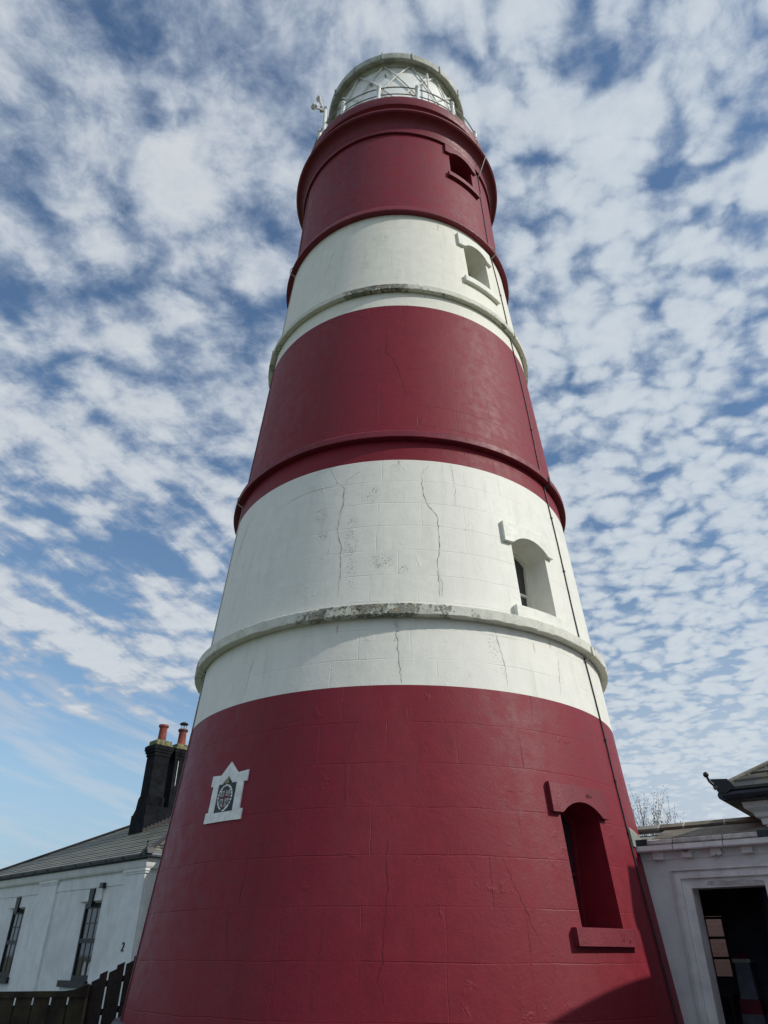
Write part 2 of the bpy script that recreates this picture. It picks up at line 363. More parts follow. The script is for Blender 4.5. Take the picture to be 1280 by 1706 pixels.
# ------------------------------------------------------------------ mesh helpers
def tag(o, label=None, cat=None, group=None, kind=None):
    if label: o['label'] = label
    if cat: o['category'] = cat
    if group: o['group'] = group
    if kind: o['kind'] = kind
    return o
def empty(name, loc=(0, 0, 0), **k):
    o = bpy.data.objects.new(name, None); o.location = loc; o.empty_display_size = .3; col.objects.link(o); return tag(o, **k)
def frame(P0, ex, ey, ez=(0, 0, 1)):
    f = Matrix((Vector(ex), Vector(ey), Vector(ez))).transposed().to_4x4(); f.translation = Vector(P0); return f
I4 = Matrix.Identity(4)
class MB:
    def __init__(s, F=None): s.v = []; s.f = []; s.mi = []; s.uv = None; s.F = F or I4
    def add(s, vs, fs, mi=0):
        b = len(s.v); s.v += [s.F @ Vector(v) for v in vs]; s.f += [tuple(i+b for i in f) for f in fs]; s.mi += [mi]*len(fs); return s
    def box(s, a, b, mi=0):
        x0, y0, z0 = [min(p, q) for p, q in zip(a, b)]; x1, y1, z1 = [max(p, q) for p, q in zip(a, b)]
        return s.add([(x0, y0, z0), (x1, y0, z0), (x1, y1, z0), (x0, y1, z0), (x0, y0, z1), (x1, y0, z1), (x1, y1, z1), (x0, y1, z1)],
                     [(0, 3, 2, 1), (4, 5, 6, 7), (0, 1, 5, 4), (1, 2, 6, 5), (2, 3, 7, 6), (3, 0, 4, 7)], mi)
    def prism(s, poly, y0, y1, mi=0, plane='xz'):
        """polygon in x,z extruded along y (or x,y polygon along z, or y,z along x)"""
        n = len(poly)
        def P(p, t): return (p[0], t, p[1]) if plane == 'xz' else ((p[0], p[1], t) if plane == 'xy' else (t, p[0], p[1]))
        return s.add([P(p, y0) for p in poly]+[P(p, y1) for p in poly],
                     [tuple(range(n)), tuple(range(2*n-1, n-1, -1))]+[(i, i+n, (i+1) % n+n, (i+1) % n) for i in range(n)], mi)
    def tube(s, pts, r, n=8, cap=True, mi=0):
        pts = [Vector(p) for p in pts]; rr = r if isinstance(r, (list, tuple)) else [r]*len(pts)
        vs = []; fs = []; up = None
        for i, p in enumerate(pts):
            t = ((pts[min(i+1, len(pts)-1)]-pts[max(i-1, 0)])).normalized()
            if up is None: up = Vector((0, 0, 1)) if abs(t.z) < .9 else Vector((1, 0, 0))
            a = t.cross(up).normalized(); bb = a.cross(t); up = bb
            for k in range(n): vs.append(p+(a*cos(2*pi*k/n)+bb*sin(2*pi*k/n))*rr[i])
        for i in range(len(pts)-1):
            for k in range(n): fs.append((i*n+k, i*n+(k+1) % n, (i+1)*n+(k+1) % n, (i+1)*n+k))
        if cap: fs += [tuple(range(n-1, -1, -1)), tuple(range((len(pts)-1)*n, len(pts)*n))]
        return s.add(vs, fs, mi)
    def lathe(s, prof, n=48, c=(0, 0), a0=0, a1=2*pi, jit=0, mi=0):
        full = abs(a1-a0-2*pi) < 1e-6; m = n if full else n+1
        vs = []; fs = []
        for i in range(m):
            a = a0+(a1-a0)*i/n
            for (r, z) in prof:
                rj = r+random.uniform(-jit, jit) if jit else r; zj = z+random.uniform(-jit, jit)*.6 if jit else z
                vs.append((c[0]+rj*sin(a), c[1]-rj*cos(a), zj))
        k = len(prof)
        for i in range(n):
            j = (i+1) % m
            for q in range(k-1): fs.append((i*k+q, j*k+q, j*k+q+1, i*k+q+1))
        if not full: fs += [tuple(range(k))[::-1], tuple(range((m-1)*k, m*k))]
        return s.add(vs, fs, mi)
    def ball(s, c, r, n=10):
        prof = [(max(r*sin(pi*i/6), 1e-4), -r*cos(pi*i/6)) for i in range(7)]
        vs = []; fs = []
        for i in range(n):
            a = 2*pi*i/n
            for (q, z) in prof: vs.append((c[0]+q*cos(a), c[1]+q*sin(a), c[2]+z))
        for i in range(n):
            j = (i+1) % n
            for q in range(6): fs.append((i*7+q, j*7+q, j*7+q+1, i*7+q+1))
        return s.add(vs, fs)
    def build(s, name, mats, parent=None, sharp=35, fix=True, **k):
        me = bpy.data.meshes.new(name); me.from_pydata([tuple(v) for v in s.v], [], s.f)
        ms = mats if isinstance(mats, (list, tuple)) else [mats]
        for mt in ms: me.materials.append(mt)
        for p, q in zip(me.polygons, s.mi): p.material_index = q
        if fix:
            bm = bmesh.new(); bm.from_mesh(me); bmesh.ops.recalc_face_normals(bm, faces=bm.faces); bm.to_mesh(me); bm.free()
        if s.uv:
            ul = me.uv_layers.new(name='uv')
            for p in me.polygons:
                for li in p.loop_indices: ul.data[li].uv = s.uv[me.loops[li].vertex_index]
        me.polygons.foreach_set('use_smooth', [True]*len(me.polygons))
        me.set_sharp_from_angle(angle=radians(sharp)); me.update()
        o = bpy.data.objects.new(name, me); col.objects.link(o)
        if parent: o.parent = parent; o.matrix_parent_inverse = parent.matrix_basis.inverted()
        return tag(o, **k)
def cut(o, cutters):
    """boolean the cutters out of mesh object o and keep the plain mesh"""
    objs = []
    for cmb in cutters:
        c = cmb.build('cutter', [o.data.materials[0]]); objs.append(c)
        md = o.modifiers.new('b', 'BOOLEAN'); md.operation = 'DIFFERENCE'; md.solver = 'EXACT'; md.object = c
    bpy.context.view_layer.update()
    dg = bpy.context.evaluated_depsgraph_get()
    me = bpy.data.meshes.new_from_object(o.evaluated_get(dg))
    o.modifiers.clear(); old = o.data; o.data = me; me.name = old.name; bpy.data.meshes.remove(old)
    for c in objs:
        cm = c.data; bpy.data.objects.remove(c); bpy.data.meshes.remove(cm)
    o.data.polygons.foreach_set('use_smooth', [True]*len(o.data.polygons))
    o.data.set_sharp_from_angle(angle=radians(28))

# ------------------------------------------------------------------ ground
g = MB(); g.add([(-2500, -2500, 0), (2500, -2500, 0), (2500, 2500, 0), (-2500, 2500, 0)], [(0, 1, 2, 3)])
g.build('ground', M['grass'], kind='structure')
pth = MB(); pth.add([(-3, -30, .004), (9, -30, .004), (9, -2.2, .004), (-4.5, -2.2, .004)], [(0, 1, 2, 3)]); pth.build('path', M['gravel'], kind='structure')

# ------------------------------------------------------------------ lighthouse
def R(z):
    r = 4.214-.0783*(z-1.6)+max(0, .09-.022*z)
    if z > 17.2: r = 4.214-.0783*15.6-.038*(z-17.2)
    return r
LH = empty('lighthouse', label='tall tapering masonry lighthouse tower painted in red and white bands', cat='lighthouse')
SEG = 256
def band(z0, z1, mat, cracks, crack_mat, label):
    nz = max(2, int((z1-z0)/.6))
    zs = [z0+(z1-z0)*i/nz for i in range(nz+1)]
    prof = [(R(z), z) for z in zs]+[(R(z)-1.25, z) for z in reversed(zs)]+[(R(z0), z0)]
    b = MB(); vs = []; k = len(prof)-1
    for i in range(SEG):
        a = 2*pi*i/SEG
        vs += [(r*sin(a), -r*cos(a), z) for r, z in prof[:-1]]
    fs = []
    for i in range(SEG):
        j = (i+1) % SEG
        for q in range(k): q2 = (q+1) % k; fs.append((i*k+q, j*k+q, j*k+q2, i*k+q2))
    b.add(vs, fs); o = b.build('painted_band', [mat, crack_mat], LH, label=label)
    return o
def P3(az, z, off=0.): r = R(z)+off; a = radians(az); return Vector((r*sin(a), -r*cos(a), z))
def crack_mesh(mb, pts, w0):
    # densify with jitter, ribbon 2 mm proud of the paint, with tapering and ragged width
    P = []
    for (a, z), (a2, z2) in zip(pts, pts[1:]):
        L = math.hypot((a2-a)*.07, z2-z); n = max(1, int(L/.05))
        for i in range(n):
            t = i/n; P.append((a+(a2-a)*t+random.uniform(-.22, .22), z+(z2-z)*t+random.uniform(-.008, .008)))
    P.append(pts[-1]); vs = []; n = len(P)
    for i, (a, z) in enumerate(P):
        w = w0*.72*random.uniform(.25, 1.3)*min(1, .35+2.5*min(i, n-1-i)/n)
        t = (Vector(P3(*P[min(i+1, n-1)]))-Vector(P3(*P[max(i-1, 0)]))).normalized()
        p = P3(a, z, .0025); nrm = Vector((p.x, p.y, 0)).normalized(); sd_ = t.cross(nrm).normalized()
        vs += [p-sd_*w/2, p+sd_*w/2]
    mb.add(vs, [(2*i, 2*i+2, 2*i+3, 2*i+1) for i in range(n-1)], 1)
ZB = [.80, 4.948, 9.227, 13.646, 17.20, 21.02]
CR = {
 'w1': [([(-20.1, 9.19), (-17.8, 8.84), (-15.6, 8.68), (-15.3, 8.37), (-16.4, 7.98), (-16.4, 7.75), (-15.1, 7.46), (-14.9, 6.93), (-15., 6.47)], .017),
        ([(-15.7, 8.78), (-12.6, 8.96), (-11.1, 9.01)], .010), ([(-39.3, 8.61), (-31.1, 8.72), (-25.5, 8.77), (-19.8, 8.77), (-17.7, 8.8)], .009),
        ([(8.4, 9.09), (6.5, 8.9), (6.7, 8.53), (7.8, 8.24), (10.2, 8.02), (10.4, 7.73), (10.5, 7.46), (9.6, 7.03), (9.8, 6.77), (9.6, 6.42)], .018),
        ([(15.3, 9.2), (15.9, 8.85), (15.8, 8.42), (15.4, 8.24)], .008), ([(-.7, 5.97), (-.4, 5.52), (0, 5.34), (.3, 5.09), (.5, 4.98)], .016),
        ([(22.8, 5.91), (23.6, 5.6), (24.2, 5.38), (24.1, 5.01)], .010), ([(41.4, 5.85), (40.7, 5.46), (39.6, 5.09)], .010),
        ([(-50.7, 9.01), (-56.5, 8.43), (-58.8, 7.89), (-58.2, 7.35)], .012), ([(-36.6, 5.79), (-38.1, 5.39), (-38.3, 5.08)], .010),
        ([(-52.5, 8.9), (-55., 8.5), (-57.2, 8.1)], .010), ([(9.8, 6.9), (10.6, 6.6), (10.3, 6.42)], .009)],
 'r2': [([(-3.9, 13.18), (-3.6, 12.62), (-3.9, 12.15), (-2.2, 12.01), (.3, 11.62), (1.4, 11.31), (2.7, 10.88)], .014)],
 'r1': [([(-2.3, 2.87), (-2.3, 2.13), (-2.9, 1.85), (-3.2, 1.55), (-3.7, 1.36), (-2.6, 1.11)], .010), ([(-29.5, 2.86), (-29.7, 2.41), (-29.6, 2.03)], .008),
        ([(-13, 2.14), (-13.3, 1.54)], .007), ([(-32.6, 2.16), (-30.1, 1.48)], .006), ([(-8.5, 4.5), (-11, 3.9), (-10.5, 3.3)], .007), ([(18., 2.7), (21.5, 2.1), (23.5, 1.75), (25, 1.62)], .008)],
 'w2': [([(-30, 16.4), (-32.5, 15.8), (-34, 15.3)], .010), ([(2, 14.3), (3.2, 14.0), (2.6, 13.75)], .008)]}
bands = []
for z0, z1, mt, cm, ck, lb in ((ZB[0], ZB[1], 'red_low', 'crack_red', 'r1', 'red band at the foot of the tower'), (ZB[1], ZB[2], 'white_low', 'crack_grey', 'w1', 'cracked white band above the lowest red band'),
                           (ZB[2], ZB[3], 'red_mid', 'crack_red', 'r2', 'red band halfway up the tower'), (ZB[3], ZB[4], 'white_up', 'crack_grey', 'w2', 'upper white band'), (ZB[4], ZB[5], 'red_top', 'crack_red', None, 'red band below the gallery')):
    bands.append(band(z0, z1, M[mt], None, M[cm], lb))

def win_frame(az, z): # local frame at the wall: x along the wall to the right, y outward, z up
    a = radians(az); ex = Vector((cos(a), sin(a), 0)); ey = Vector((sin(a), -cos(a), 0)); return frame(ey*R(z)+Vector((0, 0, 0)), ex, ey)
def arch(hw, z0, zs, zc, n=12):
    pts = [(-hw, z0), (hw, z0)]
    h = zc-zs; rad = (hw*hw+h*h)/(2*h); cz = zc-rad; a0 = math.asin(hw/rad)
    for i in range(n+1):
        a = a0-2*a0*i/n; pts.append((rad*sin(a), cz+rad*cos(a)))
    return pts
WINS = [ # band, az, half width, z sill, z spring, z crown, lintel half width, lintel top, sill half width, sill z
 (0, 38.2, .415, 1.93, 3.30, 3.47, .585, 3.70, .60, 1.73, 'red_plain', 'deep dark window recess low in the red tower base'),
 (1, 38.2, .425, 6.46, 7.72, 7.90, .60, 8.13, .62, 6.245, 'white_plain', 'window recess in the cracked white band'),
 (3, 40.2, .385, 15.20, 16.46, 16.66, .56, 16.93, .56, 15.0, 'white_plain', 'window recess in the upper white band'),
 (4, 39.8, .43, 19.62, 20.60, 20.76, .575, 20.965, .56, 19.44, 'red_plain', 'small window recess under the gallery')]
for wi, (bi, az, hw, z0, zs, zc, lw, lt, sw, sz, mt, lb) in enumerate(WINS):
    top = wi == 3
    zm = (z0+zs)/2; F = win_frame(az, zm)
    dp = .57 if bi else .62
    c = MB(F); c.prism(arch(hw, z0, zs, zc), .6, -dp)
    cut(bands[bi], [c])
    Wn = empty('window', P3(az, z0), label=lb); Wn.parent = LH
    bpy.context.view_layer.update()
    # frame at the back of the recess
    fr = MB(F); ft = .05
    inner = arch(hw-.06, z0+.06, zs-.02, zc-.05); outer = arch(hw, z0, zs, zc)
    n = len(outer)
    vs = [(p[0]*.995, -dp+.005, p[1]) for p in outer]+[(p[0]*.995, -dp+.08, p[1]) for p in outer]+[(p[0], -dp+.005, p[1]) for p in inner]+[(p[0], -dp+.08, p[1]) for p in inner]
    fs = []
    for i in range(n):
        j = (i+1) % n; fs += [(n+i, n+j, 3*n+j, 3*n+i), (2*n+i, 3*n+i, 3*n+j, 2*n+j)]
    fr.add(vs, fs)
    fr.box((-.02, -dp+.01, z0+.06), (.02, -dp+.065, zc-.06)); fr.box((-hw+.05, -dp+.012, zm-.02), (hw-.05, -dp+.06, zm+.02))
    fm = M['red_plain'] if bi == 0 or bi == 4 else M['white_plain']
    fr.build('window_frame', fm, Wn)
    gl = MB(F); gl.prism(arch(hw-.05, z0+.05, zs-.03, zc-.06), -dp+.008, -dp+.02); gl.build('glass', M['glass'], Wn)
    def bent(name, hwid, zlo, zhi, out, inn=-.03, n=36, archcut=False, jz=0.):
        b = MB(); vs = []
        rr = R(zlo)
        for i in range(n+1):
            a = -hwid+2*hwid*i/n; lo = zlo
            if archcut and abs(a) < hw:
                h = zc-zs; rad = (hw*hw+h*h)/(2*h); lo = zc-rad+sqrt(rad*rad-a*a)
            A = radians(az)+a/rr
            for (z, o_) in ((lo, inn), (lo, out), (zhi-.012, out), (zhi, out-.015), (zhi, inn)):
                r = R(z)+o_; vs.append((r*sin(A), -r*cos(A), z))
        k = 5; fs = []
        for i in range(n):
            for q in range(k): q2 = (q+1) % k; fs.append((i*k+q, (i+1)*k+q, (i+1)*k+q2, i*k+q2))
        fs += [tuple(range(k)), tuple(range(n*k, n*k+k))]
        b.add(vs, fs); return b.build(name, M[mt], Wn, sharp=30)
    bent('label_moulding', lw, zs if not top else zs, lt, .075, archcut=True)
    bent('sill', sw, sz, z0+.002, .095)
# cracks are part of the band meshes
for bi, key in ((0, 'r1'), (1, 'w1'), (2, 'r2'), (3, 'w2')):
    cmb = MB()
    for pts, wd in CR[key]: crack_mesh(cmb, pts, wd)
    me = bands[bi].data; bm = bmesh.new(); bm.from_mesh(me)
    if len(me.materials) < 2: me.materials.append(M['crack_grey'] if key[0] == 'w' else M['crack_red'])
    base = [bm.verts.new(v) for v in cmb.v]
    for f in cmb.f:
        try:
            ff = bm.faces.new([base[i] for i in f]); ff.material_index = 1; ff.smooth = True
        except ValueError: pass
    bm.to_mesh(me); bm.free()

pl = MB(); pl.lathe([(0.5, .0), (4.52, .0), (4.50, .72), (4.44, .80), (R(.8)-.1, .83), (3.2, .83), (3.2, 0)], 200)
pl.build('plinth', M['plinth'], LH)
def ring(zb, prof, mat, jit=0, n=256):
    b = MB(); b.lathe([(R(zb)+p[0], zb+p[1]) for p in prof], n, jit=jit); return b.build('string_course', mat, LH, sharp=22)
random.seed(3)
o = ring(6.035, [(-.1, .02), (.02, .012), (.03, -.004), (.150, .0), (.158, .012), (.156, .165), (.14, .18), (.0, .215), (-.1, .22)], M['ring_worn'], .006, 420); tag(o, 'flaking dirty white string course')
o = ring(9.69, [(-.1, .0), (.132, .0), (.138, .01), (.13, .13), (.055, .21), (-.1, .24)], M['red_plain'], .0012); tag(o, 'red string course')
o = ring(14.10, [(-.1, .02), (.02, .01), (.03, -.004), (.118, .0), (.124, .012), (.12, .145), (.10, .16), (-.1, .19)], M['ring_worn'], .0045, 360); tag(o, 'weathered upper white string course')
o = ring(17.2, [(-.1, .0), (.145, .0), (.15, .02), (.13, .13), (.05, .30), (-.1, .42)], M['red_plain'], .0008); tag(o, 'red string course over the upper white band')

# gallery: neck fillet, cove, corona, parapet lip
gal = MB(); Rt = R(21.)
gal.lathe([(Rt-.15, 20.99), (Rt+.065, 20.99), (Rt+.07, 21.00), (Rt+.07, 21.10), (Rt+.015, 21.105), (Rt+.015, 21.30), (Rt+.03, 21.40), (Rt+.07, 21.49), (Rt+.13, 21.56), (Rt+.20, 21.60), (Rt+.29, 21.62), (Rt+.30, 21.635), (Rt+.322, 21.65), (Rt+.328, 21.68), (Rt+.315, 21.72), (Rt+.10, 21.80), (Rt-.10, 21.84), (Rt-.12, 22.06), (Rt-.06, 22.20), (Rt+.04, 22.28), (2.95, 22.325), (2.968, 22.33), (2.974, 22.342), (2.962, 22.74), (2.95, 22.755), (2.0, 22.74), (1.9, 22.7), (1.9, 21.0)], 256)
gal.build('gallery_cornice', M['red_plain'], LH, sharp=30)

# railing
rail = empty('gallery_railing', (0, 0, 22.75)); rail.parent = LH; rail['label'] = 'white iron gallery railing'
bpy.context.view_layer.update()
RR = 2.83
for k, a in enumerate([1.4-12+24*i for i in range(15)]):
    A = radians(a); c = (RR*sin(A), -RR*cos(A))
    b = MB(); b.lathe([(.001, 22.72), (.085, 22.72), (.085, 22.78), (.062, 22.82), (.056, 23.40), (.075, 23.43), (.075, 23.47), (.05, 23.50), (.035, 23.54)], 12, c); b.ball((c[0], c[1], 23.60), .075)
    b.build('post', M['white_metal'], rail)
for zr, rad in ((23.50, .020), (23.12, .018)):
    b = MB(); n = 180; pts = [(RR*sin(2*pi*i/n), -RR*cos(2*pi*i/n), zr) for i in range(n+1)]; b.tube(pts, rad, 6, cap=False); b.build('rail', M['grey_metal'], rail)

# lantern
LN = empty('lantern', (0, 0, 22.75)); LN.parent = LH; LN['label'] = 'glazed lantern room with diagonal white astragals'
bpy.context.view_layer.update()
GR = 2.15
b = MB(); b.lathe([(2.0, 22.70), (GR+.03, 22.70), (GR+.03, 23.25), (GR+.07, 23.28), (GR+.07, 23.36), (GR-.08, 23.38)], 120); b.build('lantern_wall', M['white_metal'], LN)
b = MB(); b.lathe([(GR-.045, 23.36), (GR-.045, 26.22)], 15*4); b.build('glazing', M['blind'], LN, fix=False)
for k in range(15):
    for s in (1, -1):
        b = MB(); n = 20; vs = []
        for i in range(n+1):
            t = i/n; a = radians(1.4-12+24*k+s*48*t); z = 26.22-2.86*t
            vs.append((GR*sin(a), -GR*cos(a), z))
        b.tube(vs, .028, 6); b.build('astragal', M['trim_grey'], LN)
b = MB(); b.lathe([(GR-.2, 26.1), (GR+.02, 26.1), (GR+.04, 26.16), (GR+.07, 26.22), (GR+.05, 26.24), (GR+.16, 26.22), (GR+.2, 26.16), (2.395, 26.16), (2.40, 26.18), (2.40, 26.46), (2.37, 26.48), (2.32, 26.46), (2.1, 26.62), (1.6, 27.1), (.9, 27.5), (.3, 27.65), (.3, 27.8), (.42, 27.95), (.42, 28.15), (.2, 28.3), (.001, 28.35)], 120)
b.build('lantern_roof', M['verdigris'], LN, sharp=25)
for k in range(15):
    A = radians(1.4-12+24*k)
    b = MB(); c = (2.41*sin(A), -2.41*cos(A)); b.lathe([(.001, 26.15), (.03, 26.15), (.03, 26.49), (.001, 26.5)], 6, c); b.build('gutter_joint', M['grey_metal'], LN)
b = MB(); A = radians(27.5); q = GR+.12
b.tube([(q*sin(A), -q*cos(A), 23.0), (q*sin(A), -q*cos(A), 25.75), (q*.99*sin(A), -q*.99*cos(A), 25.9), (q*.93*sin(A), -q*.93*cos(A), 25.93)], .028, 8); b.build('grab_rail', M['white_metal'], LN)
b = MB(); A = radians(-8)
b.ball((GR*sin(A), -GR*cos(A), 25.6), .045); b.build('catch', M['grey_metal'], LN)
b = MB(); b.ball((GR*sin(radians(-22)), -GR*cos(radians(-22)), 25.35), .045); b.build('catch', M['grey_metal'], LN)

# sensor mast on the gallery
mast = empty('sensor_mast', (-2.2, -1.78, 22.75), label='white mast with two ball-ended arms standing on the gallery behind the railing', cat='sensor mast')
bpy.context.view_layer.update()
b = MB(); b.tube([(-2.22, -1.78, 22.7), (-2.24, -1.78, 24.25)], .06, 10); b.build('mast', M['white_metal'], mast)
def pxpt(u, v, yy):
    xx, yv = (u-640)/FPX, (853-v)/FPX
    d = cam_dir(cr*xx-sr*yv, sr*xx+cr*yv, 1); t = (yy+14)/d.y; return Vector((0, -14, 1.6))+d*t
for (u, v) in ((530.3, 165.5), (521.5, 178.5)):
    e = pxpt(u, v, -1.95); b = MB(); s0 = pxpt(539.8, 184, -1.78); b.tube([s0, e], .035, 8); b.ball(e, .085); b.ball((e.x+.02, e.y-.09, e.z-.02), .05)
    if u < 525: e2 = pxpt(526, 176, -2.1); b.tube([s0.lerp(e, .7), e2], .025, 6); b.ball(e2, .06)
    b.build('arm', M['trim_grey'], mast)
b = MB(); b.box((-2.42, -1.83, 24.22), (-2.20, -1.73, 24.42)); b.build('bracket', M['grey_metal'], mast)

# lightning conductor cable
cab = empty('conductor_cable', P3(56.5, 1), label='thin dark conductor cable running down the right side of the tower', cat='cable')
bpy.context.view_layer.update()
RINGS = [(6.035, 6.25, .155), (9.69, 9.93, .13), (14.10, 14.29, .12), (17.2, 17.6, .15)]
def cable_az(z): return 55.6+ .9*sin(z*.55)+.4*sin(z*1.7) if z < 20 else 56.5
random.seed(5)
segs = [(.83, 6.0), (6.28, 9.66), (9.96, 14.07), (14.32, 17.17), (17.64, 20.96)]
for i, (a0, a1) in enumerate(segs):
    n = int((a1-a0)/.12); pts = [P3(cable_az(a0+(a1-a0)*t/n)+random.uniform(-.05, .05), a0+(a1-a0)*t/n, .014) for t in range(n+1)]
    b = MB(); b.tube(pts, .0125, 6); b.build('cable_run', M['cable'], cab)
for zb, zt, pr in RINGS:
    az = cable_az(zb); b = MB(); b.tube([P3(az, zb-.03-.08, .014), P3(az, zb-.02, pr+.02), P3(az, zb+.12, pr+.02), P3(az, zt+.03, .03)], .014, 6)
    b.build('cable_bridge', M['cable_white'] if zb in (6.035, 14.10, 17.2) else M['cable'], cab)
b = MB(); A = radians(56.5)
def rp(r, z): return (r*sin(A), -r*cos(A), z)
b.tube([rp(R(20.96)+.014, 20.9), rp(R(21)+.09, 20.98), rp(R(21)+.34, 21.66), rp(2.99, 22.3), rp(2.985, 22.8), rp(2.85, 23.1)], .013, 6); b.build('cable_run', M['cable_white'], cab)
for zc_ in (1.5, 2.3, 3.2, 3.96, 4.6, 7.7, 8.9, 11.2, 15.7):
    b = MB(F := frame(P3(cable_az(zc_), zc_, 0), (cos(radians(56)), sin(radians(56)), 0), (sin(radians(56)), -cos(radians(56)), 0))); b.box((-.03, 0, -.012), (.03, .03, .012)); b.build('clip', M['cable'], cab)
# second thin conductor on the far left side, seen along the silhouette
cab2 = empty('conductor_cable', P3(-66, 1), label='thin pale conductor wire running down the far left edge of the tower', cat='cable')
bpy.context.view_layer.update()
for i, (a0, a1) in enumerate(segs):
    n = 20; pts = [P3(-66, a0+(a1-a0)*t/n, .012) for t in range(n+1)]
    b = MB(); b.tube(pts, .009, 5); b.build('cable_run', M['cable_red'] if i in (0, 2, 4) else M['cable_white'], cab2)
for zb, zt, pr in RINGS:
    b = MB(); b.tube([P3(-66, zb-.1, .014), P3(-66, zb-.02, pr+.02), P3(-66, zb+.12, pr+.02), P3(-66, zt+.03, .03)], .012, 5); b.build('cable_bridge', M['cable_white'], cab2)
# holes and scars
b = MB(win_frame(40.5, 3.57)); b.prism([(-.06, 3.56), (-.03, 3.54), (.02, 3.555), (.06, 3.55), (.07, 3.575), (.03, 3.58), (.0, 3.60), (-.05, 3.585)], .07, .082)
b.build('paint_scar', M['crack_red'], LH)
for (a_, z_) in ((41.2, 1.80), (43.0, 1.79)):
    b = MB(win_frame(a_, z_)); b.prism([(-.018, z_-.015), (.012, z_-.02), (.02, z_+.01), (0, z_+.02)], .08, .10); b.build('paint_scar', M['crack_red'], LH)

# crest plaque
PA, PZ = -38.3, 3.55
PL = empty('crest_plaque', P3(PA, 3.22), label='small white gabled plaque with a black crest panel on the red base of the tower', cat='plaque')
bpy.context.view_layer.update()
def bentpoly(name, poly, out, mat, inn=-.02, az=PA, parent=PL, mats=None):
    """flat outline (arc metres, z) wrapped on the tower and given thickness"""
    bm = bmesh.new(); vs = [bm.verts.new((p[0], 0, p[1])) for p in poly]; f = bm.faces.new(vs); f.normal_update()
    bmesh.ops.triangulate(bm, faces=[f]); 
    for _ in range(2):
        es = [e for e in bm.edges if e.calc_length() > .12]
        if es: bmesh.ops.subdivide_edges(bm, edges=es, cuts=1); bmesh.ops.triangulate(bm, faces=bm.faces[:])
    r = bmesh.ops.extrude_face_region(bm, geom=bm.faces[:]); 
    for v in r['geom']:
        if isinstance(v, bmesh.types.BMVert): v.co.y = 1
    rr = R(PZ)
    for v in bm.verts:
        o_ = out if v.co.y > .5 else inn; A = radians(az)+v.co.x/rr; rad = R(v.co.z)+o_; v.co = Vector((rad*sin(A), -rad*cos(A), v.co.z))
    bmesh.ops.recalc_face_normals(bm, faces=bm.faces[:])
    me = bpy.data.meshes.new(name); bm.to_mesh(me); bm.free(); me.materials.append(mat)
    me.polygons.foreach_set('use_smooth', [True]*len(me.polygons)); me.set_sharp_from_angle(angle=radians(40))
    o = bpy.data.objects.new(name, me); col.objects.link(o); o.parent = parent; o.matrix_parent_inverse = parent.matrix_basis.inverted(); return o
bentpoly('surround', [(-.395, 3.215), (.395, 3.215), (.395, 3.36), (.335, 3.36), (.335, 3.73), (.40, 3.73), (.40, 3.885), (.185, 3.87), (0, 4.045), (-.185, 3.87), (-.40, 3.885), (-.40, 3.73), (-.335, 3.73), (-.335, 3.36), (-.395, 3.36)], .022, M['crest_white'])
bentpoly('black_panel', [(-.19, 3.345), (.20, 3.345), (.20, 3.735), (.105, 3.735), (0, 3.84), (-.105, 3.735), (-.19, 3.735)], .026, M['crest_black'], inn=.0)
cz = 3.545
for k in range(22):     # garter ring, broken into letters and links
    a0 = 2*pi*k/22+.03; a1 = 2*pi*(k+.72+.2*random.random())/22
    if 9.5 < k < 11.5: continue
    rx_, ry_ = .158, .178; w_ = random.choice([.022, .03, .026])
    pts = [(rx_*sin(a), cz+ry_*cos(a)) for a in (a0, (a0+a1)/2, a1)]+[((rx_-w_)*sin(a), cz+(ry_-w_)*cos(a)) for a in (a1, (a0+a1)/2, a0)]
    bentpoly('garter_link', pts, .030, M['crest_white'], inn=.022)
sh = [(-.105, cz+.10), (-.05, cz+.085), (0, cz+.105), (.05, cz+.085), (.105, cz+.10), (.10, cz-.05), (.06, cz-.115), (0, cz-.145), (-.06, cz-.115), (-.10, cz-.05)]
bentpoly('shield', sh, .031, M['crest_grey'], inn=.022)
bentpoly('cross_bar', [(-.016, cz-.13), (.016, cz-.13), (.016, cz+.10), (-.016, cz+.10)], .034, M['crest_red'], inn=.028)
for xa, xb in ((-.10, -.0165), (.0165, .10)): bentpoly('cross_arm', [(xa, cz-.02), (xb, cz-.02), (xb, cz+.012), (xa, cz+.012)], .034, M['crest_red'], inn=.028)
for sx in (-1, 1):
    for sz in (.055, -.065):
        q = .058*sx; bentpoly('ship_charge', [(q-.03, cz+sz-.018), (q-.022, cz+sz-.03), (q+.022, cz+sz-.03), (q+.03, cz+sz-.018), (q+.012, cz+sz-.012), (q+.016, cz+sz+.02), (q, cz+sz+.03), (q-.016, cz+sz+.02), (q-.012, cz+sz-.012)], .035, M['ship_blue'], inn=.027)
bentpoly('crest_figure', [(-.05, 3.735), (.04, 3.735), (.05, 3.76), (.02, 3.775), (.03, 3.80), (0, 3.825), (-.025, 3.80), (-.015, 3.775), (-.045, 3.765)], .033, M['crest_gold'], inn=.022)
bentpoly('garter_tail', [(-.03, cz-.19), (.02, cz-.17), (.10, cz-.135), (.13, cz-.10), (.10, cz-.15), (.03, cz-.195)], .030, M['crest_white'], inn=.022)

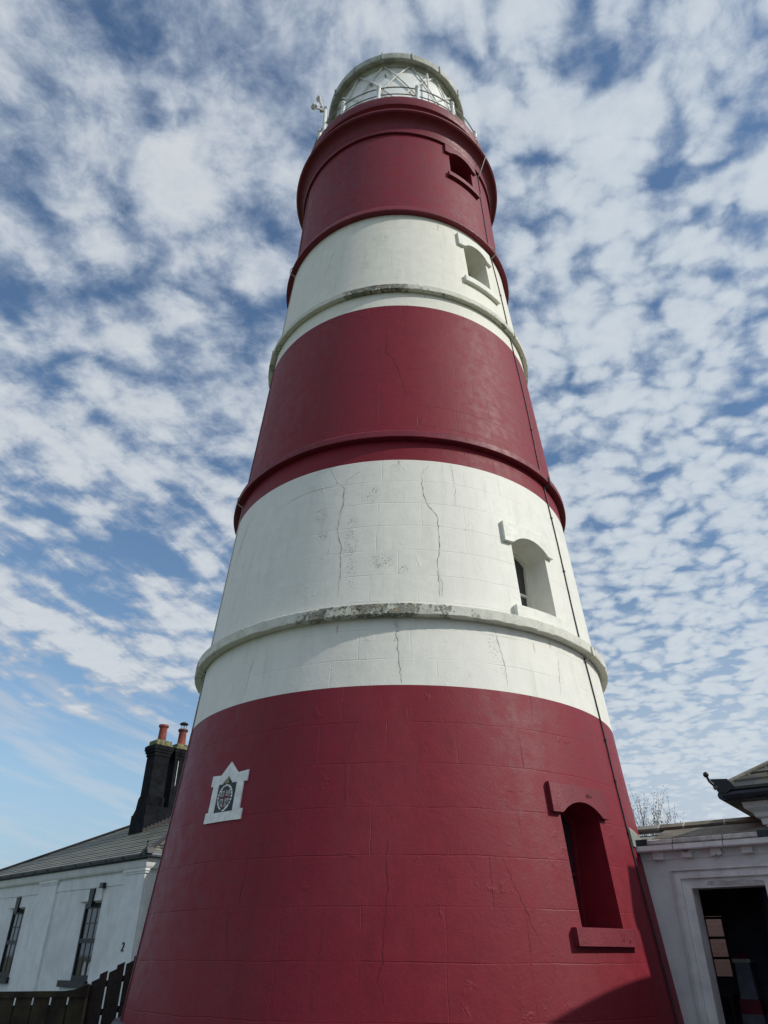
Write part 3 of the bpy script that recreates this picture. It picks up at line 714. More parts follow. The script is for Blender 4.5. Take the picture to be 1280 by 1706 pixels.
# ------------------------------------------------------------------ keepers' cottage on the left
fd = Vector((.72892, -.68460, 0)); nn = Vector((-.68460, -.72892, 0)); PC = Vector((-9.66, 10.626, 0))
CF = frame(PC, fd, nn)            # x along the front (s), y out of the front (towards the camera), z up
CT = empty('keepers_cottage', PC, label='single storey white cottage with slate hipped roof behind the dark fence, left of the tower', cat='cottage')
bpy.context.view_layer.update()
S0, S1, DEP = -9.2, 3.35, 9.2
wall = MB(CF); wall.box((S0, 0, 0), (S1, -DEP, 3.72)); ow = wall.build('wall', [M['cottage_white']], CT)
cw = []
WN = [(-5.25, 'sash window at the left edge of the photo'), (.30, 'sash window nearer the tower')]
for s, _ in WN:
    c = MB(CF); z0, z1, h = .98, 3.02, .60; rv = .10
    # splayed reveal
    c.add([(s-.82, .3, z0), (s+.66, .3, z0), (s+.66, .3, z1), (s-.82, .3, z1), (s-.82, 0, z0), (s+.66, 0, z0), (s+.66, 0, z1), (s-.82, 0, z1), (s-h, -rv, z0), (s+h, -rv, z0), (s+h, -rv, z1-.05), (s-h, -rv, z1-.05)],
          [(0, 1, 2, 3), (0, 4, 5, 1), (1, 5, 6, 2), (2, 6, 7, 3), (3, 7, 4, 0), (4, 8, 9, 5), (5, 9, 10, 6), (6, 10, 11, 7), (7, 11, 8, 4), (8, 11, 10, 9)]); cw.append(c)
    d_ = MB(CF); d_.box((s-h+.002, -rv+.01, z0), (s+h-.002, -rv-.5, z1-.052)); cw.append(d_)
cut(ow, cw)
for s, lb in WN:
    z0, z1, h = .98, 2.968, .60; y0 = -.10; xl, xr = s-h, s+h
    W = empty('window', CF @ Vector((s, 0, z0)), label=lb); W.parent = CT; W.matrix_parent_inverse = CT.matrix_basis.inverted()
    bpy.context.view_layer.update()
    b = MB(CF); f = .075; zm = 1.98
    b.box((xl, y0-.08, z0), (xl+f, y0, z1)); b.box((xr-f, y0-.08, z0), (xr, y0, z1)); b.box((xl+f, y0-.08, z1-.14), (xr-f, y0-.002, z1)); b.box((xl+f, y0-.08, z0), (xr-f, y0-.002, z0+.13))
    b.box((xl+f, y0-.078, zm-.06), (xr-f, y0-.004, zm+.06)); b.build('window_frame', M['black_paint'], W)
    for (za, zb) in ((z0+.13, zm-.06), (zm+.06, z1-.14)):
        sb = MB(CF); wd = (xr-xl-2*f)/3
        for k in (1, 2): sb.box((xl+f+wd*k-.014, y0-.065, za), (xl+f+wd*k+.014, y0-.035, zb))
        sb.box((xl+f, y0-.066, (za+zb)/2-.014), (xr-f, y0-.034, (za+zb)/2+.014)); sb.build('glazing_bar', M['black_paint'], W)
    b = MB(CF); b.box((xl+f, y0-.054, z0+.1), (xr-f, y0-.048, z1-.1)); b.build('glass', M['glass'], W)
    b = MB(CF); b.box((s-1.02, -.10, .82), (s+.72, .10, .985)); b.build('sill', M['black_paint'], W)
    b = MB(CF); b.prism([(s-.02-.11, 2.86), (s-.02+.11, 2.86), (s-.02+.155, 3.345), (s-.02-.155, 3.345)], -.05, .055); b.build('keystone', M['black_paint'], W)
b = MB(CF)
for k, (p, q, h_) in enumerate(((.22, .40, .34), (.54, .70, .32))): b.prism([(p, 1.12), (q, 1.12), (q, 1.12+h_*.6), (q-.03, 1.12+h_), (p+.03, 1.12+h_*.95), (p, 1.12+h_*.5)], -.146, -.143)
b.build('pale_reflection_panel', M['pane_reflection'], CT)
# pilasters, frieze band, cornice
for (a, c_) in ((-3.52, -2.27), (2.24, 3.37), (-9.25, -8.2)):
    b = MB(CF); b.box((a, -.02, 0), (c_, .075, 3.60)); b.box((a-.05, -.02, 3.60), (c_+.05, .10, 3.655)); b.box((a-.08, -.02, 3.655), (c_+.08, .125, 3.714)); b.build('pilaster', M['trim_white'], CT)
b = MB(CF)
for (a, c_) in ((-8.2, -3.52), (-2.27, 2.24)): b.box((a+.001, -.02, 3.368), (c_-.001, .022, 3.715))
b.build('frieze', M['cottage_white'], CT)
cor = [(-.3, 3.715), (.10, 3.715), (.12, 3.74), (.15, 3.78), (.16, 3.86), (.18, 3.93), (.19, 3.965), (-.3, 3.965)]
b = MB(CF); xs = (S0, S1)
vs = [(S0-max(p[0], 0), p[0], p[1]) for p in cor]+[(S1+max(p[0], 0), p[0], p[1]) for p in cor]; n = len(cor)
b.add(vs, [tuple(range(n)), tuple(range(n, 2*n))]+[(i, (i+1) % n, n+(i+1) % n, n+i) for i in range(n)])
vs = [(S1+p[0], max(p[0], 0), p[1]) for p in cor]+[(S1+p[0], -DEP, p[1]) for p in cor]
b.add(vs, [tuple(range(n)), tuple(range(n, 2*n))]+[(i, (i+1) % n, n+(i+1) % n, n+i) for i in range(n)])
b.build('cornice', M['trim_white'], CT)
# side pilaster return
b = MB(CF); b.box((S1-.02, .0, 0), (S1+.045, -1.0, 3.60)); b.build('pilaster', M['trim_white'], CT)
# gutter: half round with brackets
b = MB(CF); r = .075; yg, zg = .27, 4.045
def half(x): return [(x, yg+r*cos(t), zg+r*sin(t)) for t in [pi+pi*i/8 for i in range(9)]]
vs = half(S0-.3)+half(S1+.30); b.add(vs, [(i, i+1, 9+i+1, 9+i) for i in range(8)]+[tuple(range(9)), tuple(range(9, 18))])
b.build('gutter', M['grey_gutter'], CT)
for s in [S0+.4+1.02*i for i in range(13)]:
    b = MB(CF); rr = .09
    vs = []
    for xx in (s-.05, s+.05): vs += [(xx, yg+rr*cos(t), zg+.01+rr*sin(t)) for t in [pi+pi*i/8 for i in range(9)]]
    b.add(vs, [(i, i+1, 9+i+1, 9+i) for i in range(8)]+[tuple(range(9)), tuple(range(9, 18))]); b.build('gutter_bracket', M['black_plastic'], CT)
b = MB(CF); b.tube([(S1+.28, .27, 4.04), (S1+.28, -DEP, 4.04)], .075, 10); b.build('gutter', M['grey_gutter'], CT)
b = MB(CF); b.box((S0-.2, .17, 3.93), (S1+.2, .20, 4.08)); b.build('fascia', M['black_paint'], CT)
# hipped roof as tilted slate courses
def hip_roof(F, x0, x1, y0, y1, ze, slope, pitch_len, mat, parent, faces='FLRB', name='roof'):
    """eave rectangle x0..x1, y0 (front) .. y1 (back), rows of slates stepping up every face"""
    t = tan(radians(slope)); half_w = min((y0-y1)/2, (x1-x0)/2); n = int(half_w/(pitch_len*cos(radians(slope)))); step = half_w/n
    b = MB(F); uv = []
    def quad(p, q, r_, s_, row, u0, u1, u2, u3):
        b.add([p, q, r_, s_], [(0, 1, 2, 3)]); uv.extend([(u0, row+.02), (u1, row+.02), (u2, row+.98), (u3, row+.98)])
    th = .026
    for i in range(n):
        d0, d1 = i*step, (i+1)*step; z0, z1 = ze+d0*t+th, ze+d1*t
        X0, X1, Y0, Y1 = x0+d0, x1-d0, y0-d0, y1+d0; a0, a1, c0, c1 = x0+d1, x1-d1, y0-d1, y1+d1
        j = random.uniform(-.003, .003)
        if 'F' in faces:
            quad((X0, Y0, z0+j), (X1, Y0, z0+j), (a1, c0, z1), (a0, c0, z1), i, X0, X1, a1, a0); b.add([(X0, Y0, z0+j), (X1, Y0, z0+j), (X1, Y0, z0-th*1.6), (X0, Y0, z0-th*1.6)], [(0, 3, 2, 1)]); uv.extend([(0, i)]*4)
        if 'B' in faces: quad((X1, Y1, z0), (X0, Y1, z0), (a0, c1, z1), (a1, c1, z1), i, X1, X0, a0, a1)
        if 'L' in faces: quad((X0, Y1, z0), (X0, Y0, z0), (a0, c0, z1), (a0, c1, z1), i, Y1, Y0, c0, c1); b.add([(X0, Y1, z0), (X0, Y0, z0), (X0, Y0, z0-th*1.6), (X0, Y1, z0-th*1.6)], [(0, 1, 2, 3)]); uv.extend([(0, i)]*4)
        if 'R' in faces: quad((X1, Y0, z0), (X1, Y1, z0), (a1, c1, z1), (a1, c0, z1), i, Y0, Y1, c1, c0); b.add([(X1, Y1, z0), (X1, Y0, z0), (X1, Y0, z0-th*1.6), (X1, Y1, z0-th*1.6)], [(0, 1, 2, 3)]); uv.extend([(0, i)]*4)
    b.uv = uv
    return b.build(name, mat, parent, fix=True, sharp=5)
SL = 26.
hip_roof(CF, S0-.32, S1+.32, .30, -DEP-.3, 4.06, SL, .235, M['slate'], CT)
hw_ = (.30+DEP+.3)/2; zr = 4.06+hw_*tan(radians(SL))
for (xa, xb, ya) in ((S0-.32, S0-.32+hw_, .30), (S1+.32, S1+.32-hw_, .30)):
    b = MB(CF); b.tube([(xa, ya, 4.10), (xb, ya-hw_, zr+.04)], .06, 8); b.build('hip_tile', M['soot'], CT)
b = MB(CF); b.tube([(S0-.32+hw_, .30-hw_, zr+.03), (S1+.32-hw_, .30-hw_, zr+.03)], .08, 8); b.build('ridge_tile', M['soot'], CT)
b = MB(CF); b.prism([(S1+.02, 4.07), (S1+.42, 4.06), (S1+.36, 4.22), (S1+.30, 4.24), (S1+.10, 4.14)], .32, .12); b.tube([(S1+.30, .30, 4.15), (S1+.31, .30, 4.36)], .015, 6); b.ball((S1+.31, .30, 4.37), .03); b.build('hip_iron', M['black_paint'], CT)
b = MB(CF); b.box((S1+.002, -.85, 0), (6.0, -6., 4.85)); b.build('added_shade_wing_wall', M['cottage_white'], CT)  # unseen wing added behind the tower to shade the side wall
b = MB(CF); b.prism([(-.7, 4.855), (-.7, 4.95), (-3.4, 6.1), (-6.15, 4.95), (-6.15, 4.855)], S1+.36, 6.15, plane='yz'); b.build('added_shade_wing_roof', M['roof_stone'], CT)
# chimney stack with two shafts
CH = empty('chimney', CF @ Vector((-2.1, -3., 5.0)), label='black rendered chimney stack with two shafts and terracotta pots'); CH.parent = CT; CH.matrix_parent_inverse = CT.matrix_basis.inverted()
bpy.context.view_layer.update()
b = MB(CF)
b.prism([(-2.74, 4.7), (-1.73, 4.7), (-1.73, 6.30), (-2.50, 6.30), (-2.50, 6.22), (-2.66, 6.02), (-2.74, 6.02)], -2.34, -4.4)
b.prism([(-2.50, 6.30), (-1.74, 6.30), (-1.74, 6.62), (-2.36, 6.66), (-2.46, 6.55)], -2.345, -3.02); b.build('stack_base', M['chimney_black'], CH)
def shaft(y0, y1, h):
    b = MB(CF); x0, x1 = -2.33, -1.74
    b.box((x0, y0, 6.28), (x1, y1, 8.08+h)); b.build('shaft', M['chimney_black'], CH)
    b = MB(CF)
    for (g_, z0, z1) in ((.04, 8.08, 8.20), (.09, 8.20, 8.30), (.13, 8.30, 8.46)): b.box((x0-g_, y0+g_*.7, z0+h), (x1+g_*.6, y1-g_*.7, z1+h))
    b.build('cap', M['chimney_black'], CH)
    b = MB(CF)
    b.box((x0-.09, y0+.05, 8.461+h), (x1+.05, y1-.05, 8.50+h)); b.box((x0-.01, y0, 8.50+h), (x1+.01, y1, 8.66+h)); b.build('flaunching', M['mortar'], CH)
shaft(-2.34, -2.96, 0); shaft(-3.22, -3.84, .0)
for (yy, cowl) in ((-2.66, False), (-3.53, True)):
    b = MB(CF); cx, cy = -2.03, yy
    b.lathe([(.13, 8.62), (.165, 8.62), (.145, 9.18), (.15, 9.19), (.19, 9.23), (.19, 9.30), (.15, 9.31), (.12, 9.31), (.10, 8.9)], 20, (cx, cy)); po = b.build('pot', M['terracotta'], CH)
    b = MB(CF); b.lathe([(.151, 9.205), (.195, 9.225), (.195, 9.27), (.15, 9.29)], 20, (cx, cy)); b.build('rim', M['soot'] if cowl else M['terracotta'], CH)
    if cowl:
        b = MB(CF)
        for k in range(4): a = pi/4+k*pi/2; b.tube([(cx+.10*cos(a), cy+.10*sin(a), 9.28), (cx+.10*cos(a), cy+.10*sin(a), 9.52)], .012, 5)
        b.lathe([(.001, 9.56), (.17, 9.50), (.175, 9.52), (.10, 9.58), (.001, 9.60)], 20, (cx, cy)); b.build('cowl', M['soot'], CH)
b = MB(CF); b.tube([(-1.71, -3.35, 7.1), (-1.71, -3.35, 8.0)], .012, 5); b.build('wire', M['white_metal'], CH)
# stepped flashing
b = MB(CF)
for k in range(9):
    y = -2.34-.14*k; z_ = 4.06+(.30-y)*tan(radians(SL)); b.box((-1.72, y, z_-.02), (-1.705, y-.15, z_+.17))
b.build('flashing', M['soot'], CH)
# alarm box, cable, number
box_ = MB(CF); box_.box((.86, .02, 3.33), (1.07, .13, 3.47)); o = box_.build('junction_box', M['black_plastic']); tag(o, 'small black box under the cottage eaves beside the window keystone', 'junction box')
b = MB(CF); b.tube([(.95, .03, 3.33), (.93, .03, 3.22), (.99, .03, 3.1), (.93, .03, 3.02)], .012, 5); o = b.build('loose_wire', M['cable_white']); tag(o, 'short pale wire hanging under the black box on the cottage', 'wire')
fc = bpy.data.curves.new('house_number', 'FONT'); fc.body = '2'; fc.size = .31; fc.extrude = .012; fc.align_x = 'CENTER'
try: fc.shear = .15
except Exception: pass
fo = bpy.data.objects.new('house_number', fc); col.objects.link(fo); bpy.context.view_layer.update()
me = bpy.data.meshes.new_from_object(fo.evaluated_get(bpy.context.evaluated_depsgraph_get())); bpy.data.objects.remove(fo)
me.materials.clear(); me.materials.append(M['black_paint'])
FN = CF @ frame((2.83, .09, 1.71), (1, 0, 0), (0, 0, 1), (0, 1, 0))
me.transform(FN); fo = bpy.data.objects.new('house_number', me); col.objects.link(fo); tag(fo, 'black numeral 2 on the white cottage wall above the stepped fence', 'house number')
# wall lamp on the side wall
WL = empty('wall_lamp', CF @ Vector((S1+.1, -.55, 2.9)), label='black lantern on the side wall of the white cottage, half hidden by the tower', cat='wall lamp')
bpy.context.view_layer.update()
b = MB(CF); x_ = S1+.22; y_ = -.35
b.lathe([(.001, 3.08), (.10, 2.98), (.11, 2.95)], 8, (x_, y_)); b.lathe([(.11, 2.52), (.08, 2.46), (.001, 2.40)], 8, (x_, y_))
for k in range(6): a = k*pi/3; b.tube([(x_+.095*cos(a), y_+.095*sin(a), 2.50), (x_+.10*cos(a), y_+.10*sin(a), 2.97)], .012, 5)
b.build('lamp_cage', M['black_paint'], WL)
b = MB(CF); b.tube([(S1+.04, y_, 2.75), (x_-.08, y_, 3.02)], .018, 6); b.box((S1+.04, y_-.05, 2.6), (S1+.06, y_+.05, 3.0)); b.build('bracket', M['black_paint'], WL)
b = MB(CF); b.lathe([(.07, 2.53), (.07, 2.94)], 8, (x_, y_)); b.build('lamp_glass', M['pane'], WL, fix=False)

# ------------------------------------------------------------------ fence
def board_run(P0, d, n, unit, ztop, slope, mats, parent, step=.05, zb=.05):
    d = Vector(d).normalized(); nrm = Vector((d.y, -d.x, 0)); F = frame(P0, d, nrm)
    hw = unit/2
    for k in range(n):
        for j in (0, 1):
            x0 = k*unit+j*(hw-.012); x1 = x0+hw-.005 if j == 0 else (k+1)*unit-.022
            zt = ztop+slope*(x0)+(step if j else 0)*(1 if slope else 0)+random.uniform(-.006, .006)
            b = MB(F); y = .0 if j == 0 else .024
            dz = slope*(x1-x0)*.9
            b.prism([(x0, zb), (x1, zb), (x1, zt+dz), (x0, zt)], y, y+.02); o = b.build('board', mats[(k+j) % len(mats)], parent)
    return F
FN1 = empty('picket_fence', (-5.3, -.1, 0), label='long low dark boarded fence with level top in front of the cottage', cat='fence')
FN2 = empty('stepped_fence', (-5.2, .2, 0), label='dark fence panel whose boards step upward to meet the tower', cat='fence')
bpy.context.view_layer.update()
dl = Vector((-.90, -.40, 0)).normalized()
L0 = Vector((-5.30, -.13, 0))
random.seed(11)
F = frame(L0, dl, (dl.y, -dl.x, 0))
unit = .262
for k in range(16):
    b = MB(F); x0 = -.12+k*unit; b.prism([(x0, .05), (x0+unit-.022, .05), (x0+unit-.022, 1.10), (x0, 1.10)], 0, .02); b.build('board', M['fence_weathered'], FN1)
b = MB(F); b.prism([(-.13, 1.03), (4.3, 1.03), (4.3, 1.115), (.20, 1.115), (.05, 1.135), (-.05, 1.18), (-.13, 1.20)], -.03, .045); b.build('rail', M['fence_weathered'], FN1)
b = MB(F); b.box((.02, .022, .05), (4.3, .05, .93)); b.build('backing_board', M['fence'], FN1)
for xp in (2.1, 4.2):
    b = MB(F); b.box((xp, .05, 0), (xp+.09, .14, 1.0)); b.build('post', M['fence_post'], FN1)
P2 = Vector((-5.17, .05, 0)); d2 = Vector((.97, .24, 0)).normalized()
b = MB(frame(P2, d2, (d2.y, -d2.x, 0))); b.prism([(-.10, 0), (.0, 0), (.0, 1.19), (-.02, 1.205), (-.08, 1.205), (-.10, 1.19)], .02, .11); b.build('post', M['fence_post'], FN2)
F2 = board_run(P2+d2*.0, d2, 5, .252, 1.235, .50, [M['fence']], FN2, step=.05)
def railp(z, zz):
    b = MB(F2); b.prism([(0, z-.04), (1.2, z-.04+zz), (1.2, z+.05+zz), (0, z+.05)], -.04, -.005); b.build('rail', M['fence'], FN2)
railp(1.14, .33); railp(.78, .18)

# ------------------------------------------------------------------ porch building on the right
f2 = Vector((.81737, -.57611, 0)); n2 = Vector((-.57611, -.81737, 0)); PP = Vector((3.74, -1.95, 0))
RF = frame(PP, f2, n2)
PO = empty('porch', PP, label='low off-white stone porch with open dark doorway joined to the right side of the tower', cat='porch')
bpy.context.view_layer.update()
b = MB(RF); b.box((-.8, 0, 0), (2.45, -.30, 2.97)); ow = b.build('wall', [M['porch_white']], PO)
c = MB(RF); c.box((.585, .2, -.1), (1.572, -.5, 2.47)); cut(ow, [c])
# other walls, floor, ceiling of the little room
b = MB(RF)
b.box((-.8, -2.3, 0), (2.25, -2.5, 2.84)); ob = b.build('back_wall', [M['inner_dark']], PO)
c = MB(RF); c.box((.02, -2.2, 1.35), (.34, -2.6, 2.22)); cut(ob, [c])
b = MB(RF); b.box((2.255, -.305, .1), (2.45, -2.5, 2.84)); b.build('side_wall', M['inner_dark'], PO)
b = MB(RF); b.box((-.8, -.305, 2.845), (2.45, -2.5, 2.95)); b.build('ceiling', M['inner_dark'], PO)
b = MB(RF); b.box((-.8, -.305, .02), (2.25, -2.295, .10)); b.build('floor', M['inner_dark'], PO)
b = MB(RF)
for z_ in (1.35, 1.62, 1.905, 2.19): b.box((.02, -2.32, z_-.018), (.34, -2.36, z_+.018))
b.box((.02, -2.32, 1.35), (.05, -2.37, 2.21)); b.box((.31, -2.32, 1.35), (.34, -2.37, 2.21)); b.build('window_frame', M['black_paint'], PO)
b = MB(RF); b.box((.04, -2.345, 1.36), (.32, -2.350, 2.2)); b.build('window_glass', M['pane'], PO)
# architrave with stepped splay around the doorway
def arch_frame(o_, i_, y0, y1, zo, zi, name, mat):
    b = MB(RF); xo0, xi0, xi1, xo1 = .34-.0+o_, .585-i_, 1.572+i_, 1.815-o_
    b.prism([(xo0, 0), (xi0, 0), (xi0, zi), (xi1, zi), (xi1, 0), (xo1, 0), (xo1, zo), (xo0, zo)], y0, y1); b.build(name, mat, PO)
arch_frame(0, .17, -.01, .045, 2.705, 2.64, 'architrave', M['porch_trim'])
arch_frame(.045, .125, -.01, .07, 2.66, 2.595, 'architrave', M['porch_trim'])
arch_frame(.11, .0, -.01, .025, 2.60, 2.47, 'architrave', M['porch_trim'])
b = MB(RF); b.prism([(.80, 2.50), (1.57, 2.475), (1.57, 2.53), (1.3, 2.555), (1.12, 2.54), (.98, 2.56), (.83, 2.55)], .02, .033); b.build('repair_patch', M['worn_stone'], PO)
b = MB(RF); b.box((.34, .045, 2.70), (1.86, .085, 2.735)); b.build('hood_strip', M['porch_trim'], PO)
# frieze, dentils, cornice, cap stones
b = MB(RF); b.box((-.8, -.01, 2.862), (2.45, .02, 2.965)); b.build('frieze', M['porch_white'], PO)
for k, s in enumerate((.135, .555, .965, 1.385, 1.80)):
    b = MB(RF); j = random.uniform(-.01, .01)
    if k == 1: b.prism([(s, 2.87), (s+.15, 2.865), (s+.15, 2.965), (s+.12, 2.965), (s+.08, 2.93), (s+.03, 2.94), (s, 2.955)], .0, .10)
    elif k == 2: b.prism([(s, 2.875), (s+.05, 2.868), (s+.07, 2.89), (s+.10, 2.868), (s+.15, 2.878), (s+.145, 2.965), (s+.005, 2.965)], .0, .10)
    else: b.box((s, 0, 2.868+j), (s+.15, .10, 2.965))
    b.build('dentil', M['porch_trim'], PO)
xs = [-.42, .40, .98, 1.83, 2.45] if False else [-.14, .475, 1.185, 2.45]
for a, c_ in zip(xs, xs[1:]):
    b = MB(RF); b.prism([(-.2, 2.966), (.195, 2.966), (.205, 2.98), (.20, 3.045), (-.2, 3.05)], a+.006, c_-.006, plane='yz'); b.build('cornice', M['porch_trim'], PO)
for a, c_ in ((.115, .485), (.50, 1.19), (1.205, 1.665)):
    b = MB(RF); b.prism([(-.25, 3.051), (.20, 3.051), (.21, 3.065), (.20, 3.112), (.17, 3.125), (-.25, 3.14)], a, c_, plane='yz'); b.build('cap_stone', M['pale_mortar'] if False else M['worn_stone'], PO)
b = MB(RF)
for x_ in (.475, 1.185): b.box((x_-.009, -.1, 2.97), (x_+.012, .185, 3.10))
b.build('joint', M['gap'], PO)
for a, c_ in ((-.16, .112), (1.668, 1.80)):
    b = MB(RF); b.box((a, -.2, 3.052), (c_, .205, 3.135)); b.build('gutter_end', M['black_plastic'], PO)
# shallow stone roof behind the cap, then ridge tiles bedded in mortar
for a, c_ in ((.10, .55), (.553, 1.22), (1.223, 1.75), (1.753, 2.45)):
    b = MB(RF); b.prism([(-.10, 3.13), (-.10, 3.17), (-.98, 3.415), (-.98, 3.36)], a, c_, plane='yz'); b.build('roof', M['roof_stone'], PO)
b = MB(RF); b.prism([(-.10, 3.12), (-.98, 3.34), (-1.9, 3.12)], -.5, 2.45, plane='yz'); b.build('roof_core', M['lead'], PO)
for a, c_ in ((-.5, -.02), (0, .385), (.405, 1.02), (1.04, 1.72), (1.74, 2.45)):
    b = MB(RF); b.prism([(-.90, 3.40), (-.88, 3.43), (-1.0, 3.495), (-1.12, 3.43), (-1.1, 3.38)], a, c_, plane='yz'); b.build('ridge_tile', M['lead'] if a < -.1 else M['ridge_tile'], PO)
b = MB(RF)
for x_ in (-.01, .395, 1.03, 1.73): b.prism([(-.89, 3.395), (-.872, 3.432), (-1.0, 3.50), (-1.11, 3.42)], x_-.012, x_+.012, plane='yz')
b.build('mortar_joint', M['pale_mortar'], PO)
# lead flashing dressed up the tower beside the roof
b = MB(); vs = []
for i in range(7):
    az_ = 57.4+1.9*i; zt = 3.275-.012*i; zb_ = 3.03
    for z_, o_ in ((zb_, .004), (zb_, .022), (zt, .022), (zt+.012, .004)): vs.append(P3(az_, z_, o_))
fs = []
for i in range(6):
    for q in range(4): q2 = (q+1) % 4; fs.append((i*4+q, (i+1)*4+q, (i+1)*4+q2, i*4+q2))
fs += [(0, 1, 2, 3), (24, 25, 26, 27)]
b.add(vs, fs); b.build('flashing', M['lead'], PO)
b = MB(); b.tube([P3(57.4+1.9*i, 3.285-.012*i, .012) for i in range(7)], .013, 6); b.build('flashing_fillet', M['pale_mortar'], PO)
# open dark plank door swung inward at the right
D = empty('open_door', RF @ Vector((1.5, -.3, .1)), label='dark vertical plank door standing open inside the porch doorway', cat='door')
bpy.context.view_layer.update()
dd = Vector((-.28, -.96, 0)).normalized(); DF = RF @ frame((1.50, -.28, 0), dd, (dd.y, -dd.x, 0))
b = MB(DF)
for k in range(9): b.box((.10*k, 0, .12), (.10*k+.092, .03, 2.42))
b.box((0, .008, .13), (.9, .022, 2.4)); b.build('leaf', M['door_dark'], D)
b = MB(DF); b.box((.02, -.03, .5), (.88, .0, .6)); b.box((.02, -.03, 1.9), (.88, .0, 2.0)); b.build('ledge', M['door_dark'], D)
# little model lighthouse inside
ML = empty('model_lighthouse', RF @ Vector((.62, -1.7, .10)), label='dim model of a white and red lighthouse with pyramid top standing inside the porch', cat='model')
bpy.context.view_layer.update()
MC = (.60, -1.95)
def sq(z0, z1, a, c_, mat, nm):
    b = MB(RF); X, Y = MC
    b.add([(X-a, Y-a, z0), (X+a, Y-a, z0), (X+a, Y+a, z0), (X-a, Y+a, z0), (X-c_, Y-c_, z1), (X+c_, Y-c_, z1), (X+c_, Y+c_, z1), (X-c_, Y+c_, z1)], [(0, 3, 2, 1), (4, 5, 6, 7), (0, 1, 5, 4), (1, 2, 6, 5), (2, 3, 7, 6), (3, 0, 4, 7)]); b.build(nm, mat, ML)
sq(.10, .90, .17, .155, M['dimmed_white'], 'base'); sq(.90, 1.09, .155, .145, M['red_plain'], 'painted_band'); sq(1.09, 1.56, .125, .105, M['dimmed_white'], 'shaft'); sq(1.56, 1.61, .13, .13, M['worn_stone'], 'gallery'); sq(1.61, 1.70, .115, .005, M['red_plain'], 'roof')
TB = empty('side_table', RF @ Vector((.2, -1.9, .10)), label='dark low table under the inner window of the porch', cat='table')
bpy.context.view_layer.update()
b = MB(RF); b.box((-.1, -1.7, 1.10), (.40, -2.25, 1.14)); b.build('tabletop', M['soot'], TB)
for (a, c_) in ((-.06, -1.74), (.36, -1.74), (-.06, -2.2), (.36, -2.2)):
    b = MB(RF); b.box((a-.02, c_-.02, .1), (a+.02, c_+.02, 1.1)); b.build('leg', M['soot'], TB)
# brick wall seen through the inner window
b = MB(RF); b.add([(-4.2, -4.4, 0), (1.2, -4.4, 0), (1.2, -4.4, 3.0), (-4.2, -4.4, 3.0), (-4.2, -4.62, 0), (1.2, -4.62, 0), (1.2, -4.62, 3.0), (-4.2, -4.62, 3.0)], [(0, 1, 2, 3), (4, 7, 6, 5), (3, 2, 6, 7), (0, 3, 7, 4), (1, 5, 6, 2)])
b.uv = [(0, 0), (5.4, 0), (5.4, 3), (0, 3), (0, .2), (5.4, .2), (5.4, 3.2), (0, 3.2)]
o = b.build('brick_wall', M['brick']); tag(o, 'pinkish brick garden wall seen through the inner window of the porch', 'wall')

# ------------------------------------------------------------------ neighbouring cottage at the right edge
RC = empty('right_cottage', RF @ Vector((1.68, -.4, 0)), label='white building with black gutter and lichened hipped roof at the right edge of the photo', cat='cottage')
bpy.context.view_layer.update()
b = MB(RF); b.box((1.70, -.40, 0), (9.0, -6.5, 3.35)); b.build('wall', M['cottage_white'], RC)
b = MB(RF)
pr = [(-.4, 3.28), (-.37, 3.28), (-.36, 3.36), (-.31, 3.38), (-.29, 3.44), (-.20, 3.50), (-.19, 3.58), (-.6, 3.58)]
n = len(pr)
def L(p): return (1.70-(p[0]+.40) if p[0] > -.4 else 1.70, max(p[0], -.4), p[1])
vs = [(1.70-max(p[0]+.4, 0), p[0], p[1]) for p in pr]+[(9.0, p[0], p[1]) for p in pr]
b.add(vs, [tuple(range(n)), tuple(range(n, 2*n))]+[(i, (i+1) % n, n+(i+1) % n, n+i) for i in range(n)])
vs = [(1.70-(p[0]+.4), max(p[0], -.4), p[1]) for p in pr]+[(1.70-(p[0]+.4), -6.5, p[1]) for p in pr]
b.add(vs, [tuple(range(n)), tuple(range(n, 2*n))]+[(i, (i+1) % n, n+(i+1) % n, n+i) for i in range(n)])
b.build('cornice', M['trim_white'], RC)
b = MB(RF); b.prism([(1.30, -.0), (9.0, -.0), (9.0, -6.8), (1.30, -6.8)], 3.585, 3.615, plane='xy'); b.build('soffit', M['black_paint'], RC)
b = MB(RF); b.tube([(1.30, .0, 3.66), (9.0, .0, 3.66)], .07, 10); b.build('gutter', M['black_plastic'], RC)
b = MB(RF); b.tube([(1.30, .05, 3.66), (1.30, -6.8, 3.66)], .07, 10); b.build('gutter', M['black_plastic'], RC)
b = MB(RF); b.box((3.5, 5.0, 0), (9.0, -.395, 3.59)); b.build('wing_wall', M['cottage_white'], RC)
b = MB(RF); b.prism([(3.3, 3.60), (3.3, 3.72), (6.3, 5.15), (9.3, 3.72), (9.3, 3.60)], 5.3, .08); b.build('wing_roof', M['slate'], RC)
b = MB(RF); b.box((3.32, .0, 3.3), (4.1, -.6, 4.9)); b.box((3.28, .03, 4.9), (4.16, -.65, 5.12)); b.build('stack', M['chimney_black'], RC)
hip_roof(RF, 1.24, 9.1, .06, -6.9, 3.74, 30, .24, M['slate_lichen'], RC)
b = MB(RF); hw3 = (.06+6.9)/2
b.tube([(1.22, .08, 3.765), (1.22+hw3, .08-hw3, 3.765+hw3*tan(radians(30)))], .03, 8); b.build('hip_tile', M['roof_stone'], RC)
b = MB(RF); b.tube([(1.42, -.12, 3.84), (1.30, .0, 3.76), (1.24, .06, 3.78), (1.18, .12, 3.86), (1.16, .14, 3.93)], [.02, .022, .022, .02, .018], 8); b.ball((1.155, .145, 3.955), .042); b.build('hip_iron', M['black_paint'], RC)
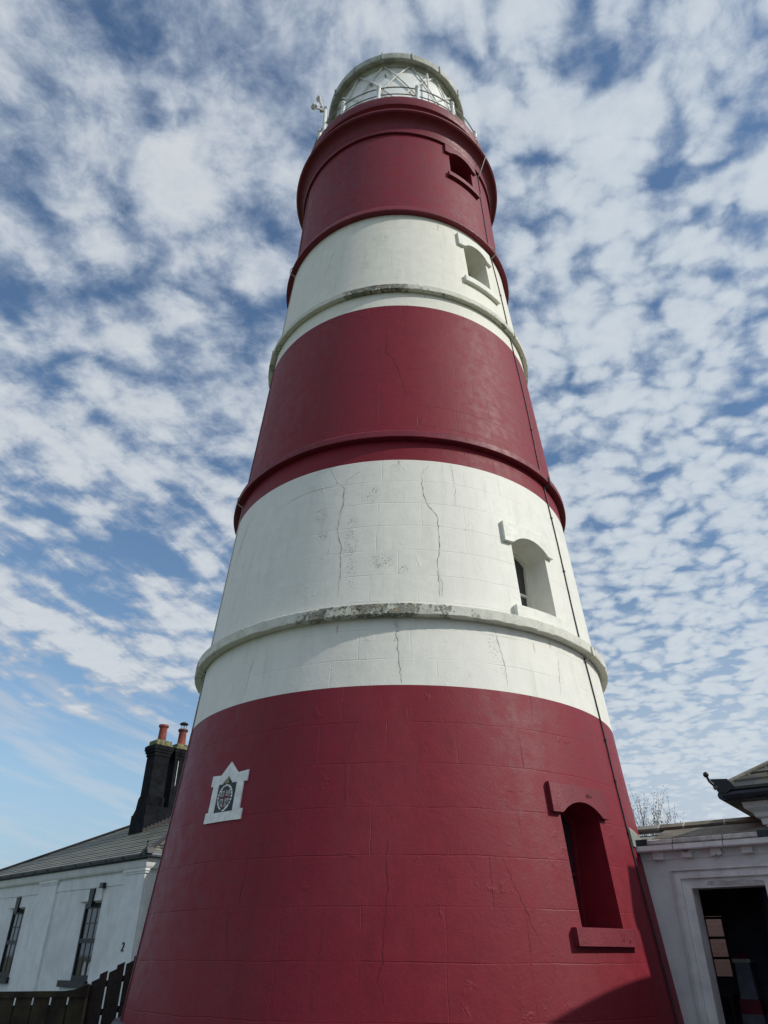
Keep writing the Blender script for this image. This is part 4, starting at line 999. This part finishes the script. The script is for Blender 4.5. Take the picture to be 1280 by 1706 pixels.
b = MB(RF); b.prism([(1.18, 3.90), (1.42, 3.88), (1.50, 3.76), (1.36, 3.68), (1.28, 3.70), (1.22, 3.80)], .075, .055); b.build('barge_end', M['black_paint'], RC)

# ------------------------------------------------------------------ bare shrub beyond the porch roof
SH = empty('shrub', (9.0, 8.0, 0), label='sparse twiggy shrub with small leaves rising behind the porch roof', cat='shrub')
bpy.context.view_layer.update()
random.seed(21); tw = MB(); lf = MB(); bx, by = 6.1, 4.6
def twig(p, d, L, r, depth):
    n = 5; pts = [Vector(p)]; dd_ = Vector(d).normalized()
    for i in range(n):
        dd_ = (dd_+Vector((random.uniform(-.14, .14), random.uniform(-.14, .14), .06))).normalized(); pts.append(pts[-1]+dd_*L/n)
    tw.tube(pts, [r*(1-.75*i/n) for i in range(n+1)], 4, cap=False)
    if depth >= 1:
        for i in range(int(L*22)):
            q = pts[random.randint(1, n)].lerp(pts[random.randint(0, n-1)], random.random()*.5)+Vector((random.gauss(0, .03), random.gauss(0, .03), random.gauss(0, .03)))
            a = Vector((random.uniform(-1, 1), random.uniform(-1, 1), random.uniform(-1, 1))).normalized()*random.uniform(.018, .035); c_ = a.cross(Vector((random.uniform(-1, 1), random.uniform(-1, 1), .3))).normalized()*.014
            lf.add([q, q+a*.5+c_, q+a, q+a*.5-c_], [(0, 1, 2, 3)])
    if depth < 3:
        for i in range(4 if depth else 5):
            k = random.randint(1, n); dv_ = (dd_+Vector((random.uniform(-.7, .7), random.uniform(-.5, .5), random.uniform(.1, .6)))).normalized(); twig(pts[k], dv_, (.75 if depth == 0 else L)*random.uniform(.42, .62), r*.5, depth+1)
tw.tube([(6.0, 4.7, 0), (6.05, 4.65, 1.8), (6.0, 4.6, 3.2)], [.07, .055, .04], 6, cap=False)
for i in range(7): tw.tube([(6.0, 4.6, 2.2+.12*i), (6.0+random.uniform(-.3, .4), 4.6+random.uniform(-.3, .3), 3.2+.05*i)], .018, 5, cap=False)
for i in range(24):
    t = i/23; dx_ = -.34+.95*t; top_ = 4.78-.30*abs(t-.38)/.62-random.uniform(0, .28); b0 = Vector((5.95+dx_*.45, 4.6+random.uniform(-.25, .25), 3.15))
    d_ = Vector((dx_*.6+random.uniform(-.08, .08), random.uniform(-.12, .12), top_-3.2)); twig(b0, d_, d_.length*.93, .011, 2)
tw.build('stem', M['bark'], SH, fix=False); lf.build('foliage', M['leaf'], SH, fix=False)
